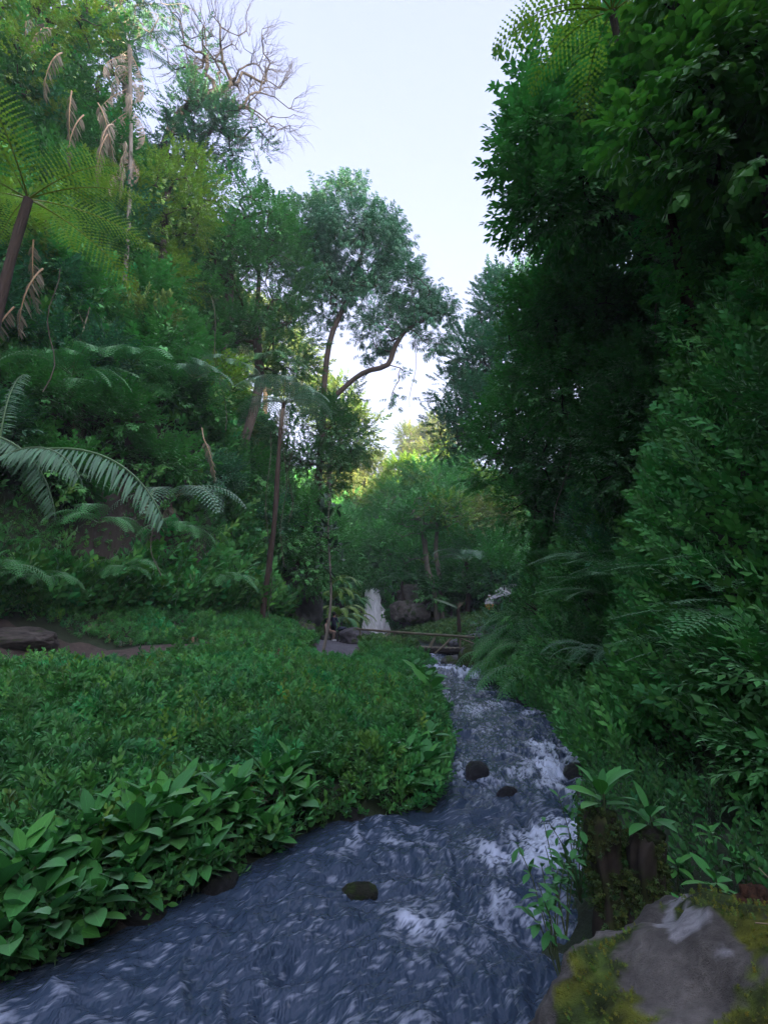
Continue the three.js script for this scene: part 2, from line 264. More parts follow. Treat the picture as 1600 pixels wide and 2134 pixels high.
{ // river: real waves; white water is foam, the rest mirrors the sky
  const nt = 360, rows = [], mb = new Mb();
  for (let D = 0.9; D < 48.6; D *= 1.0055) rows.push(D); rows.push(48.7);
  let s = 0;
  rows.forEach((D, j) => {
    if (j) s += (D - rows[j - 1]) * (1 + 0.6 * (1 - sstep(4, 7, D)));
    const L = lx(D) - 0.35, R = rx(D) + 0.3, W = R - L;
    for (let i = 0; i <= nt; i++) {
      const t = i / nt, x = L + W * t, a = x * 0.85 + 0.15 * t * 3, near = 1 - sstep(3, 9, D);
      const edge = sstep(0, 0.16, t) * sstep(0, 0.1, 1 - t);
      const calm = D < 6.4 ? sstep(0.10, 0.30, t + 0.06 * fbm(s * 0.8, 3, 0.5, 3)) : 1; // still margin along the near bank
      const wx = a + 0.35 * fbm(x * 0.9, s * 0.7, 1.5, 3), ws = s + 0.5 * fbm(x * 0.8 + 9, s * 0.6, 4.5, 3);
      const r1 = 1 - Math.abs(fbm(wx * 4.2, ws * 1.15, 0.5, 4)) * 2.2, r2 = 1 - Math.abs(fbm(wx * 12, ws * 5.5, 7.5, 3)) * 2.4, r3 = fbm(wx * 28, ws * 14, 3.5, 2);
      const zoneRapid = Math.max(sstep(6, 7.5, D) * (1 - sstep(10.5, 13, D)) * sstep(0.45, 0.8, t), 0.55 * sstep(3.6, 4.6, D) * (1 - sstep(6, 7, D)) * sstep(0.55, 0.85, t));
      const casc = sstep(17.4, 18.6, D) * (1 - sstep(22.5, 24, D)), run = sstep(12.5, 17.5, D) * (1 - sstep(18, 19, D));
      const chute = Math.exp(-(((x + 1.75) / 0.22) ** 2 + ((D - 3.25) / 0.28) ** 2)), spurt = Math.exp(-(((x - 0.15) / 0.07) ** 2 + ((D - 3.75) / 0.16) ** 2));
      const amp = (0.05 + 0.04 * zoneRapid + 0.09 * casc + 0.02 * run + 0.05 * chute) * (0.16 + 0.84 * calm) * (0.35 + 0.65 * edge);
      const h = wl(D) + amp * (r1 * 1.0 - 0.6) + amp * 0.34 * (r2 - 0.5) + amp * 0.2 * r3 + 0.05 * fbm(x * 0.9, D * 0.55, 0.5, 2) * calm + 0.10 * (0.5 - Math.abs(fbm(wx * 1.5 + 4, ws * 1.35, 2.5, 3)) * 1.6) * calm * (0.4 + 0.6 * edge) * (1 - 0.5 * sstep(12, 18, D)) + 0.08 * chute * (1 - sstep(3.1, 3.4, D));
      const fz = clamp(0.5 * calm + 0.3 * zoneRapid + 0.85 * casc * sstep(0.02, 0.1, t) + 0.46 * run + 0.75 * chute + 0.15 * spurt, 0, 1);
      const band = sstep(-0.22, 0.30, fbm(wx * 1.7 + 3, ws * 0.9, 9.5, 4) + 0.3 * (r1 - 0.6)), cov = clamp(fz * (0.3 + 1.0 * band * band) + 0.02 * calm, 0, 1), fine = 0.5 + 1.3 * fbm(wx * 30 + 3, ws * 22, 5.5, 4) + 0.4 * (r2 - 0.45);
      const f = sstep(1.02 - cov, 1.28 - cov, fine) * (0.28 + 0.72 * sstep(0.45, 0.95, cov));
      mb.v(x, h, -D, [lerp(0.044, 0.66, f), lerp(0.068, 0.72, f), lerp(0.106, 0.84, f)], x, s);
    }
  });
  const w1 = nt + 1;
  for (let j = 0; j < rows.length - 1; j++) for (let i = 0; i < nt; i++) { const a = j * w1 + i; mb.q(a, a + 1, a + w1 + 1, a + w1); }
  const wb = per((x, y) => 1 - Math.abs(fbm(x * 1.0, y * 0.6, 0.5, 4)) * 2, 22);
  const ripple = grainTex((x, y) => { const k = 0.5 + 0.5 * wb(x, y); return [k, k, k]; }, 512); ripple.repeat.set(1.3, 0.7);
  const m = new THREE.MeshPhysicalMaterial({ color: 0xffffff, vertexColors: true, roughness: 0.06, metalness: 0, ior: 1.33, bumpMap: ripple, bumpScale: 0.02, side: THREE.DoubleSide });
  tag(part('river', mb.geo(), m, scene), 'fast blue stream with ripples and white water', 'stream', null, 'structure');
}
{ // waterfall over the rock step: strands that curl over the lip and break on a ledge
  const mb = new Mb(), top = spot(776, 1228, 47.9), n = 70, m = 6;
  for (let k = 0; k < 34; k++) {
    const a = k / 33 * 2 - 1, right = k > 20, t0 = right && k % 3 ? 0.33 : 0, w = 0.14 * (0.7 + 0.8 * hash(k, 3, 1)), s0 = mb.p.length / 3;
    for (let j = 0; j <= n; j++) for (let i = 0; i <= m; i++) {
      const t = t0 + (1 - t0) * j / n, fan = lerp(0.5, 0.85, Math.pow(t, 1.2)) + (a > 0 ? 0.6 * a * sstep(0.32, 0.5, t) : 0), side = i / m * 2 - 1, lip = sstep(0, 0.1, t), n1 = fbm(a * 6 + side * 0.8, t * 5, 2.5, 3);
      const x = top.x + a * fan + side * w + 0.26 * n1, y = lerp(top.y + 0.15 * hash(k, 1, 1), 0.5, Math.max(0, t * 1.04 - 0.04)), z = -48.3 + 0.5 * lip + 1.5 * t + 0.55 * hash(k, 7, 2) * t + 0.45 * n1 * (0.3 + t) - 0.35 * a * a - 0.05 * side * side, f = 0.93 + 0.25 * fbm(x * 9, y * 1.5, 4.5, 3);
      mb.v(x, y, z, [Math.min(0.93, 0.9 * f), Math.min(0.94, 0.91 * f), Math.min(0.96, 0.93 * f)], side, t * 3);
    }
    for (let j = 0; j < n; j++) for (let i = 0; i < m; i++) { const q = s0 + j * (m + 1) + i; mb.q(q, q + 1, q + m + 2, q + m + 1); }
  }
  tag(part('waterfall', mb.geo(), std(1, 1, 1, 0.6, { vertexColors: true }), scene), 'white waterfall dropping over dark rock at the head of the valley', 'waterfall', null, 'structure');
}
// ---------------------------------------------------------------- rocks
function rockGeo(rx_, ry, rz, det, sd, rough = 0.22, colour) {
  const g = new THREE.IcosahedronGeometry(1, det), P = g.attributes.position, C = new Float32Array(P.count * 3), w = V();
  for (let k = 0; k < P.count; k++) {
    w.fromBufferAttribute(P, k).normalize(); const n = w.clone();
    const d = 1 + rough * (fbm(n.x * 1.3 + sd, n.y * 1.3 + 7, n.z * 1.3 + 3, 3) * 1.6) + rough * 0.35 * (1 - Math.abs(fbm(n.x * 3.2 + sd, n.y * 3.2, n.z * 3.2 + 1.5, 4)) * 2) + rough * 0.22 * fbm(n.x * 13 + sd, n.y * 13, n.z * 13 + 0.5, 4);
    P.setXYZ(k, n.x * d * rx_, n.y * d * ry, n.z * d * rz);
    const c = colour(n, d, sd); C[k * 3] = c[0]; C[k * 3 + 1] = c[1]; C[k * 3 + 2] = c[2];
  }
  g.setAttribute('color', new THREE.BufferAttribute(C, 3)); g.computeVertexNormals(); return smooth(g);
}
function smooth(g) { // share normals between equal positions
  const P = g.attributes.position, N = g.attributes.normal, map = new Map();
  for (let k = 0; k < P.count; k++) { const key = Math.round(P.getX(k) * 2e4) + ',' + Math.round(P.getY(k) * 2e4) + ',' + Math.round(P.getZ(k) * 2e4); let e = map.get(key); if (!e) map.set(key, e = { x: 0, y: 0, z: 0, l: [] }); e.x += N.getX(k); e.y += N.getY(k); e.z += N.getZ(k); e.l.push(k); }
  for (const e of map.values()) { const l = Math.hypot(e.x, e.y, e.z) || 1; for (const k of e.l) N.setXYZ(k, e.x / l, e.y / l, e.z / l); }
  return g;
}
const greyRock = (moss, base = [0.13, 0.125, 0.125]) => (n, d, sd) => {
  const k = 0.85 + 0.9 * fbm(n.x * 5 + sd, n.y * 5, n.z * 5 + 0.5, 4), mm = sstep(0.12 - moss * 0.5, 0.26 - moss * 0.5, fbm(n.x * 2.6 + sd + 4, n.y * 2.6, n.z * 2.6 + 2.5, 5));
  const g = 0.75 + 0.9 * fbm(n.x * 17 + sd, n.y * 17, n.z * 17 + 0.5, 3);
  return [lerp(base[0] * k, 0.065 * g, mm), lerp(base[1] * k, 0.105 * g, mm), lerp(base[2] * k, 0.018 * g, mm)];
};
const rockGrain = rep(soilTex, 7, 5), rockMat = std(1.25, 1.25, 1.25, 0.9, { vertexColors: true, map: rockGrain, bumpMap: rockGrain, bumpScale: 0.03 }), wetRock = std(1, 1, 1, 0.35, { vertexColors: true, map: rockGrain, bumpMap: rockGrain, bumpScale: 0.02 });
function rock(name, label, p, r, sd, moss, det = 14, m = rockMat, base, group, turn = 0) {
  const o = part(name, rockGeo(r[0], r[1], r[2], det, sd, m === wetRock ? 0.19 : 0.22, greyRock(moss, base)), m, scene); o.position.copy(p); o.rotation.y = turn; return tag(o, label, 'rock', group);
}
{ // the big mossy boulder on the near bank: grey stone, yellow-green moss, pale lichen
  const b = thing('mossy_boulder', 'large grey boulder with yellow-green moss and pale lichen patches on the stream bank', 'rock', V(1.36, 0.02, -1.95));
  const col = (n, d, sd) => {
    const k = 0.8 + 0.8 * fbm(n.x * 6, n.y * 6, n.z * 6 + 0.5, 5) + 0.35 * fbm(n.x * 30, n.y * 30, n.z * 30 + 0.5, 3);
    const mo = fbm(n.x * 4.3 + 21.7, n.y * 4.3 + 14, n.z * 4.3 + 32.5, 5) + 0.25 * fbm(n.x * 14, n.y * 14, n.z * 14 + 9, 3), mm = sstep(-0.07, 0.01, mo);
    const li = sstep(0.25, 0.29, fbm(n.x * 3.1 + 8, n.y * 3.1 + 2, n.z * 3.1 + 6.5, 4) + 0.1 * fbm(n.x * 20, n.y * 20, n.z * 20 + 1, 2)) * (1 - mm);
    const g = 0.7 + 1.0 * fbm(n.x * 22, n.y * 22, n.z * 22 + 0.5, 3), yel = sstep(-0.1, 0.3, fbm(n.x * 4, n.y * 4, n.z * 4 + 3.5, 3));
    return [lerp(lerp(0.175 * k, 0.40, li), lerp(0.09, 0.23, yel) * g, mm), lerp(lerp(0.160 * k, 0.39, li), lerp(0.15, 0.25, yel) * g, mm), lerp(lerp(0.138 * k, 0.39, li), 0.02 * g, mm)];
  };
  const g = rockGeo(1.0, 0.86, 0.72, 64, 3.3, 0.2, col);
  part('stone', g, std(1.3, 1.3, 1.3, 0.92, { vertexColors: true, map: rep(soilTex, 14, 9), bumpMap: rep(soilTex, 14, 9), bumpScale: 0.025 }), b);
  // moss cushions: short blades where the stone is green
  seed(21); const P = g.attributes.position, N = g.attributes.normal, C = g.attributes.color, list = [], q = V(), n = V();
  for (let k = 0; k < P.count; k += 1) if (rnd() < 0.10 && C.getY(k) > C.getZ(k) * 2.5 && P.getY(k) > 0.1) { q.fromBufferAttribute(P, k); n.fromBufferAttribute(N, k); list.push({ m: xf(q.clone(), V(n.x + gauss() * 0.5, n.y + gauss() * 0.5, n.z + gauss() * 0.5), V(0, 1, 0), rr(0.06, 0.15), rr(0, 6)), c: tone(0.3, 0.3) }); }
  mass('moss', [SP_.cover[0]], leafMat(0.19, 0.25, 0.025, 0.2, 0), list, b);
  // dry grass straws lying over the top
  for (const [a, c, e] of [[[-0.22, 0.98, 0.1], [0.0, 0.99, 0.16], [0.27, 0.96, 0.2]], [[-0.06, 1.05, -0.1], [-0.05, 0.98, 0.16], [0.03, 0.9, 0.36]]]) { const mb = new Mb(); const cu = new THREE.CatmullRomCurve3([V(...a), V(...c), V(...e)]); mb.tube(cu.getPoints(10), Array(11).fill(0.0022), 4); part('straw', mb.geo(), M.dryStem, b); }
}
rock('stream_rock', 'dark wet round rock breaking the surface beside the leafy bank', spot(992, 1585, 7.0).setY(0.1), [0.14, 0.13, 0.13], 1.2, -0.6, 12, wetRock, [0.035, 0.035, 0.04]);
rock('stream_rock', 'small low dark rock in the ripples downstream of the round one', spot(1056, 1622, 6.4).setY(0.03), [0.12, 0.09, 0.1], 5.1, -0.6, 12, wetRock, [0.03, 0.03, 0.035]);
rock('stream_rock', 'greenish submerged rock hump in the middle of the stream', spot(752, 1842, 4.25).setY(0.015), [0.13, 0.065, 0.11], 8.2, 0.35, 12, wetRock, [0.05, 0.05, 0.03]);
rock('stream_rock', 'dark rock at the foot of the fern wall beside the water', spot(1105, 1470, 12.6).setY(0.15), [0.3, 0.22, 0.3], 9.4, -0.3, 10, wetRock, [0.03, 0.03, 0.035]);
rock('path_rock', 'rounded grey boulder at the end of the path below the handrail', G(-1.5, 28.5).add(V(0, 0.22, 0)), [0.85, 0.52, 0.7], 2.1, -0.35, 14, rockMat, [0.14, 0.13, 0.14]);
rock('path_rock', 'dark sloping rock ledge running down to the bridge', spot(800, 1360, 24).add(V(0, -0.25, 0)), [0.9, 0.55, 0.7], 4.4, -0.3, 14, rockMat, [0.12, 0.115, 0.125]);
rock('path_rock', 'blackish rock on the bank under the bridge end', spot(846, 1382, 21.5).add(V(0, -0.25, 0)), [0.75, 0.5, 0.6], 6.6, -0.1, 14, rockMat, [0.05, 0.048, 0.045]);
rock('mossy_rock', 'round rock wrapped in bright moss under the bridge', spot(985, 1388, 20).setY(0.55), [0.5, 0.55, 0.5], 7.7, 1.0, 14);
rock('mossy_rock', 'dark rock splitting the white water under the bridge', spot(920, 1372, 22.6).setY(0.72), [0.28, 0.24, 0.3], 3.9, -0.4, 12, wetRock, [0.03, 0.03, 0.035]);
rock('mossy_rock', 'low mossy rock beside the cascade', spot(945, 1395, 20.3).setY(0.4), [0.45, 0.32, 0.4], 2.9, 0.5, 12);
seed(5);
for (const [u, v, D, r] of [[998, 1308, 29, 0.5], [982, 1322, 27, 0.45], [1010, 1298, 31, 0.45], [1000, 1340, 25, 0.55], [960, 1335, 26, 0.4], [1018, 1326, 26.5, 0.5]]) { const s = spot(u, v, D), p = G(s.x, D); rock('bank_rock', 'grey stone along the climbing path beyond the bridge', p.add(V(0, r * 0.3, 0)), [r * rr(0.9, 1.3), r * 0.6, r], rnd() * 20, -0.2, 10, rockMat, [0.16, 0.155, 0.165], 'stones beside the path beyond the bridge'); }
for (const [u, v, D, r] of [[855, 1245, 46, 1.0], [890, 1252, 45.5, 0.9], [840, 1275, 45, 0.9], [870, 1280, 44, 0.8], [905, 1270, 44.5, 0.7]]) { const p = spot(u, v, D); rock('cliff_rock', 'pale weathered rock face beside the waterfall', p, [r * 1.2, r, r * 0.9], rnd() * 20, 0.1, 12, rockMat, [0.17, 0.15, 0.13], 'rocks of the cliff beside the waterfall'); }
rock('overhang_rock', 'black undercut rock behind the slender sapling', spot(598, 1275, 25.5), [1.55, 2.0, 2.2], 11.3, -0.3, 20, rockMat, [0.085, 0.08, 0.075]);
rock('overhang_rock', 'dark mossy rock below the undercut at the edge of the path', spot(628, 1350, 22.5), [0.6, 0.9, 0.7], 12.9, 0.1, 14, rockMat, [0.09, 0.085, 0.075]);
seed(15);
for (const [u, v, D] of [[1005, 1640, 6.3], [1180, 1590, 7.2], [1200, 1560, 8.2], [1165, 1510, 10.4], [1090, 1450, 14.2], [1060, 1440, 15.6], [905, 1700, 5.7], [600, 1760, 5.1], [470, 1830, 4.4], [930, 1500, 11], [920, 1450, 14.5], [1130, 1490, 11.6], [350, 1890, 3.95], [1215, 1620, 6.6]]) { const s = spot(u, v, D), left = u < 960; const x = left ? lx(D) + rr(-0.02, 0.08) : rx(D) - rr(0.0, 0.12), q = rr(0.07, 0.16); rock('edge_stone', left ? 'small dark wet stone at the foot of the leafy bank' : 'small dark wet stone at the foot of the shaded wall', V(x, wl(D) + 0.01, -D), [q * rr(0.9, 1.5), q * 0.7, q], rnd() * 30, -0.3, 8, wetRock, [0.05, 0.048, 0.045], left ? 'stones at the foot of the leafy bank' : 'stones at the foot of the shaded wall', rr(0, 6)); }
rock('track_rock', 'grey rock outcrop on the bare soil track', G(-8.6, 12.8).add(V(0, 0.02, 0)), [0.8, 0.26, 0.5], 14.1, -0.4, 14, rockMat, [0.13, 0.11, 0.095]);

// ---------------------------------------------------------------- plants
function frondGeo({ L = 2, n = 26, pin = 0.5, droop = 1.1, rise0 = 0.5, serr = 8, sag = 0.35, bare = 0.12, width = 0.03 }) {
  // along +z, arching over; side leaflets along x, each cut into small teeth
  const mb = new Mb(), pts = [], dirs = [], N = 20; let p = V(0, 0, 0);
  for (let k = 0; k <= N; k++) { const a = rise0 - (rise0 + droop) * Math.pow(k / N, 1.15), d = V(0, Math.sin(a), Math.cos(a)); pts.push(p.clone()); dirs.push(d); p = p.clone().addScaledVector(d, L / N); }
  mb.tube(pts, pts.map((_, k) => lerp(0.016, 0.003, k / N) * L / 2), 4, [1.1, 0.7, 0.5]);
  for (let k = 0; k < n; k++) {
    const t = bare + (1 - bare) * (k + 0.3) / n, f = t * N, i = Math.min(N - 1, Math.floor(f)), q = pts[i].clone().lerp(pts[i + 1], f - i), d = dirs[i], up = V(0, d.z, -d.y);
    const pl_ = pin * Math.pow(Math.sin(Math.PI * Math.pow(clamp((t - bare * 0.6) / (1.0 - bare * 0.6), 0, 1), 0.72)), 0.75) * rr(0.92, 1.05) + 0.015 * L;
    for (const s of [-1, 1]) {
      const fw = 0.35 + 0.5 * t, dx = V(s, 0, 0).addScaledVector(d, fw).normalize(), c = 1 + rr(-0.14, 0.14), m = Math.max(2, Math.round(serr * pl_ / pin)); let o = q.clone();
      let prev = null;
      for (let j = 0; j < m; j++) { // toothed leaflet: a pair of small triangles per step
        const u = j / m, dn = V().copy(dx).addScaledVector(up, -sag * u * 1.3 + 0.12).normalize(), st = pl_ / m, o2 = o.clone().addScaledVector(dn, st), w = width * L / 2 * (1 - u * 0.8), side = V().copy(d).addScaledVector(dn, -d.dot(dn)).normalize();
        const a = mb.v(o.x, o.y, o.z, c), e = mb.v(o2.x, o2.y, o2.z, c), mid = o.clone().lerp(o2, 0.75), b1 = mid.clone().addScaledVector(side, w).addScaledVector(up, -w * 0.15), b2 = mid.clone().addScaledVector(side, -w).addScaledVector(up, -w * 0.15);
        const x1 = mb.v(b1.x, b1.y, b1.z, c), x2 = mb.v(b2.x, b2.y, b2.z, c); mb.t(a, x1, e); mb.t(a, e, x2); o = o2;
      }
    }
  }
  return mb.geo();
}
seed(31);
const FROND = {
  arch: [0, 1].map(() => frondGeo({ L: 2, droop: 1.0, rise0: 0.55, n: 19, serr: 6, width: 0.031 })),
  flat: [0, 1].map(() => frondGeo({ L: 2, droop: 0.55, rise0: 0.25, n: 24, width: 0.027 })),
  hang: [0, 1].map(() => frondGeo({ L: 2, droop: 1.4, rise0: 0.35, sag: 0.7, n: 21, serr: 6, width: 0.031 })),
  bold: [0, 1].map(() => frondGeo({ L: 2, droop: 1.3, rise0: 0.45, sag: 0.5, n: 20, pin: 0.52, serr: 6, width: 0.037 })),
  simple: [0, 1].map(() => frondGeo({ L: 2, n: 26, pin: 0.3, droop: 1.2, rise0: 0.9, serr: 4, width: 0.03, bare: 0.15 })),
  sword: [0, 1].map(() => frondGeo({ L: 2, n: 34, pin: 0.2, droop: 1.5, rise0: 0.8, serr: 2, width: 0.035, bare: 0.08 })),
};
function palmFrondGeo({ L = 4, n = 46, leaf = 0.62, w = 0.045, droop = 0.9, rise0 = 0.35, hang = 0.6, gap = 0 }) {
  const mb = new Mb(), pts = [], dirs = [], N = 26; let p = V(0, 0, 0);
  for (let k = 0; k <= N; k++) { const a = rise0 - (rise0 + droop) * Math.pow(k / N, 1.4), d = V(0, Math.sin(a), Math.cos(a)); pts.push(p.clone()); dirs.push(d); p = p.clone().addScaledVector(d, L / N); }
  mb.tube(pts, pts.map((_, k) => lerp(0.035, 0.006, k / N)), 5, [1.5, 1.1, 0.8]);
  for (let k = 0; k < n; k++) for (const s of [-1, 1]) {
    if (rnd() < gap) continue;
    const t = 0.1 + 0.9 * (k + rr(0.1, 0.9)) / n, f = t * N, i = Math.min(N - 1, Math.floor(f)), q = pts[i].clone().lerp(pts[i + 1], f - i), d = dirs[i], lm = new Mb(), c = 1 + rr(-0.25, 0.25);
    leafInto(lm, leaf * Math.pow(Math.sin(Math.PI * (0.12 + 0.78 * t)), 0.6) * rr(0.85, 1.1), w * rr(0.8, 1.2), 3, 0.35, rr(0.3, 0.9), [c * rr(0.95, 1.1), c, c], 0.35);
    const dir = V(s * rr(0.7, 1), -hang * rr(0.6, 1.3), 0).addScaledVector(d, rr(0.5, 0.9)); mb.add(lm.geo(), xf(q, dir, V(0, 1, 0), 1));
  }
  return mb.geo();
}
const PALM = [palmFrondGeo({}), palmFrondGeo({ droop: 0.6, hang: 0.9 }), palmFrondGeo({ L: 3, gap: 0.35, hang: 1.2, droop: 1.2, w: 0.06 })];
const bend = (n, f) => Array.from({ length: n }, (_, k) => f(k / (n - 1)));

function addFrond(parent, geos, m, p, dir, s, roll = 0, name = 'frond') { const o = part(name, geos[(rnd() * geos.length) | 0], m, parent); const f = frame(V(dir.x, 0, dir.z), V(0, 1, 0)); o.quaternion.setFromRotationMatrix(f); o.rotateX(-Math.atan2(dir.y, Math.hypot(dir.x, dir.z))); o.rotateZ(roll); o.position.copy(p); o.scale.setScalar(s); return o; }
// tree fern: trunk from base to crown, a ring of fronds
function treeFern(label, base, top, r, fronds, L, m, group, geos = FROND.arch, dead = 0) {
  const o = thing('tree_fern', label, 'tree fern', base, group), d = V().subVectors(top, base), mb = new Mb();
  mb.tube(bend(14, t => d.clone().multiplyScalar(t).add(V(0.12 * Math.sin(t * 4), 0, 0.1 * Math.sin(t * 3)).multiplyScalar(t * (1 - t) * 4))), bend(14, t => r * (1.25 - 0.5 * t)), 9, 1, 0.25);
  part('trunk', mb.geo(), M.fernTrunk, o);
  for (let k = 0; k < fronds; k++) { const a = k / fronds * 6.283 + rr(-0.25, 0.25); addFrond(o, geos, m, d, V(Math.cos(a), rr(-0.1, 0.45), Math.sin(a)), L / 2 * rr(0.85, 1.12), rr(-0.15, 0.15)); }
  for (let k = 0; k < dead; k++) { const a = rr(0, 6.28); addFrond(o, FROND.hang, M.dry, d.clone().add(V(0, -0.15, 0)), V(Math.cos(a) * 0.4, -1, Math.sin(a) * 0.4), L / 2 * rr(0.4, 0.6), 0, 'dead_frond'); }
  return o;
}
function fernClump(label, p, n, L, m, group, geos = FROND.simple, facing = null, wide = 6.283) {
  const o = thing('fern_clump', label, 'fern', p, group);
  for (let k = 0; k < n; k++) { const a = (facing ?? 0) + ((k + 0.5) / n - 0.5) * wide + rr(-0.2, 0.2); addFrond(o, geos, m, V(gauss() * 0.05, 0, gauss() * 0.05), V(Math.cos(a), rr(-0.05, 0.35), Math.sin(a)), L / 2 * rr(0.75, 1.15), rr(-0.2, 0.2)); }
  return o;
}
const BIG = [0, 1, 2].map(k => leafGeo(0.30, 0.128, 6, 0.26, [0.3, 0.7, 0.12][k], 1, 0.52, 0.02));
function bigLeafPlant(label, p, s, n, group, lean = 0, rise1 = 0) {
  const o = thing('broadleaf_plant', label, 'plant', p, group), h = 0.2 * s, mb = new Mb();
  mb.tube([V(0, -0.08, 0), V(0.01, h * 0.5, 0.02), V(lean * 0.1, h, 0.03)], [0.014 * s, 0.011 * s, 0.007 * s], 6); part('stem', mb.geo(), M.stem, o);
  for (let k = 0; k < n; k++) { const t = (k + 0.5) / n, a = k * 2.4 + rr(-0.3, 0.3), el = lerp(-0.25, 0.95, Math.pow(t, 1.2)) + rr(-0.12, 0.12) + rise1; const l = part('leaf', BIG[(rnd() * 3) | 0], bigMats[(rnd() * bigMats.length) | 0], o); const dir = V(Math.cos(a) * Math.cos(el), Math.sin(el), Math.sin(a) * Math.cos(el)); l.quaternion.setFromRotationMatrix(frame(dir, V(0, 1, 0), rr(-0.25, 0.25))); l.position.set(lean * 0.1 * t, h * lerp(0.35, 1, t), 0.03 * t); l.scale.setScalar(s * rr(0.75, 1.1) * (t > 0.85 ? 0.65 : 1)); }
  return o;
}
const bigMats = [0, 1, 2].map(k => { const m = M.big.clone(); m.color.setRGB(0.10 * [1, 0.8, 1.3][k], 0.50 * [1, 0.8, 1.1][k], 0.085 * [1, 1, 0.8][k]); m.clearcoat = 0.1; return m; });

// tree: a trunk along given points; limbs reach out to leaf clumps spread through the crown's lobes
function tree({ name = 'broadleaf_tree', label, group, base, trunk, r = 0.2, lobes, clumps = 90, per_ = 14, geo = SP_.broad, m = M.mid, bark = M.bark, size = 1, clump = 0.5, vary = 0.22, warm = 0.12, shell = 0.55, up = 0.35, twigs = 0, skin, droopy = 0, tipR = 0.008, bare = 0, split = true }) {
  const o = thing(name, label, 'tree', base, group), pts = trunk.map(q => q.clone().sub(base));
  const curve = new THREE.CatmullRomCurve3([V(0, -0.4, 0), ...pts]), n = 16, tp = curve.getPoints(n);
  const nodes = tp.map((q, k) => ({ p: q, par: k - 1, len: 0, tips: 0, trunk: true }));
  nodes.forEach((q, k) => { if (k) q.len = nodes[k - 1].len + q.p.distanceTo(nodes[k - 1].p); });
  const cl = [], tot = lobes.reduce((s, l) => s + l.r[0] * l.r[1] * l.r[2], 0);
  for (const l of lobes) { const k = Math.max(2, Math.round(clumps * l.r[0] * l.r[1] * l.r[2] / tot)); for (let i = 0; i < k; i++) { const d = V(gauss(), gauss(), gauss()).normalize(), q = shell + (1 - shell) * Math.cbrt(rnd()); cl.push({ p: l.c.clone().sub(base).add(V(d.x * l.r[0] * q, d.y * l.r[1] * q, d.z * l.r[2] * q)), d, leafy: l.leafy ?? 1 }); } }
  const start = Math.floor(n * 0.35);
  cl.forEach(c => { c.k = Math.min(...nodes.slice(start).map(q => q.p.distanceTo(c.p))); }); cl.sort((a, b) => a.k - b.k);
  for (const c of cl) {
    let best = -1, bd = 1e9; for (let k = start; k < nodes.length; k++) { const q = nodes[k], e = q.p.distanceTo(c.p) + 0.18 * q.len + (q.p.y > c.p.y + 0.5 ? 0.4 * (q.p.y - c.p.y) : 0); if (e < bd) { bd = e; best = k; } }
    const a = nodes[best], L = a.p.distanceTo(c.p), seg = clamp(Math.round(L / 0.5), 2, 6), sag = V(gauss(), gauss() + (droopy ? -0.3 : 0.5), gauss()).multiplyScalar(L * 0.13); let par = best;
    for (let s = 1; s <= seg; s++) { const t = s / seg, q = a.p.clone().lerp(c.p, t).addScaledVector(sag, Math.sin(Math.PI * t)); if (bare && s < seg) q.add(V(gauss(), gauss(), gauss()).multiplyScalar(L * 0.05)); nodes.push({ p: q, par, len: nodes[par].len + q.distanceTo(nodes[par].p), tips: s === seg ? 1 : 0 }); par = nodes.length - 1; }
    c.node = par;
  }
  for (let k = nodes.length - 1; k > 0; k--) if (nodes[k].par >= 0) nodes[nodes[k].par].tips += nodes[k].tips;
  const all = Math.max(1, nodes[0].tips), rad = q => Math.max(tipR, r * Math.pow(q.tips / all, 0.52));
  const mt = new Mb(); mt.tube(tp, nodes.slice(0, n + 1).map((q, k) => Math.max(rad(q), r * (0.25)) * (k === 0 ? 1.35 : k === 1 ? 1.12 : 1)), 10, 1, 0.14); part('trunk', mt.geo(), bark, o);
  const roots = new Map(); for (let k = n + 1; k < nodes.length; k++) { const q = nodes[k], pq = nodes[q.par]; q.root = pq.trunk ? (split ? k : 0) : pq.root; let ml = roots.get(q.root); if (!ml) roots.set(q.root, ml = new Mb()); ml.limb(pq.p, q.p, pq.trunk ? Math.min(rad(q) * 1.15, rad(pq)) : rad(pq), rad(q), rad(q) > 0.05 ? 7 : 4); } for (const ml of roots.values()) part(split ? 'limb' : 'branches', ml.geo(), bark, o);
  const list = [], tw = [];
  for (const c of cl) {
    const kk = per_ * c.leafy; for (let i = 0; i < kk; i++) { const off = V(gauss(), gauss() * 0.75, gauss()).multiplyScalar(clump), p = c.p.clone().add(off), dir = off.clone().normalize().add(c.d).add(V(0, up, 0)).add(V(gauss(), gauss(), gauss()).multiplyScalar(0.5)); list.push({ m: xf(p, dir, V(0, 1, 0), size * rr(0.75, 1.25), rr(-0.5, 0.5)), c: tone(vary, warm) }); }
    if (twigs) for (let i = 0; i < twigs; i++) tw.push({ m: xf(c.p, c.d.clone().add(V(gauss(), gauss() + 0.2, gauss()).multiplyScalar(0.7)), V(0, 1, 0), rr(0.7, 1.3) * (clump / 0.5)), c: WHITE });
  }
  treeCount++;
  if (list.length) mass('crown', [geo[treeCount % geo.length]], m, list, o);
  if (tw.length) mass('twigs', [SP_.twig[treeCount % 3]], bark, tw, o);
  return o;
}
let treeCount = 0;
// a crown lobe read at (u, v) from D metres, half-sizes in reading units, depth half-size in metres
const lobe = (u, v, D, ru, rv, rd, leafy) => { const k = pxm(v, D); return { c: spot(u, v, D), r: [ru * k, rv * k, rd ?? Math.max(ru, rv) * k], leafy }; };
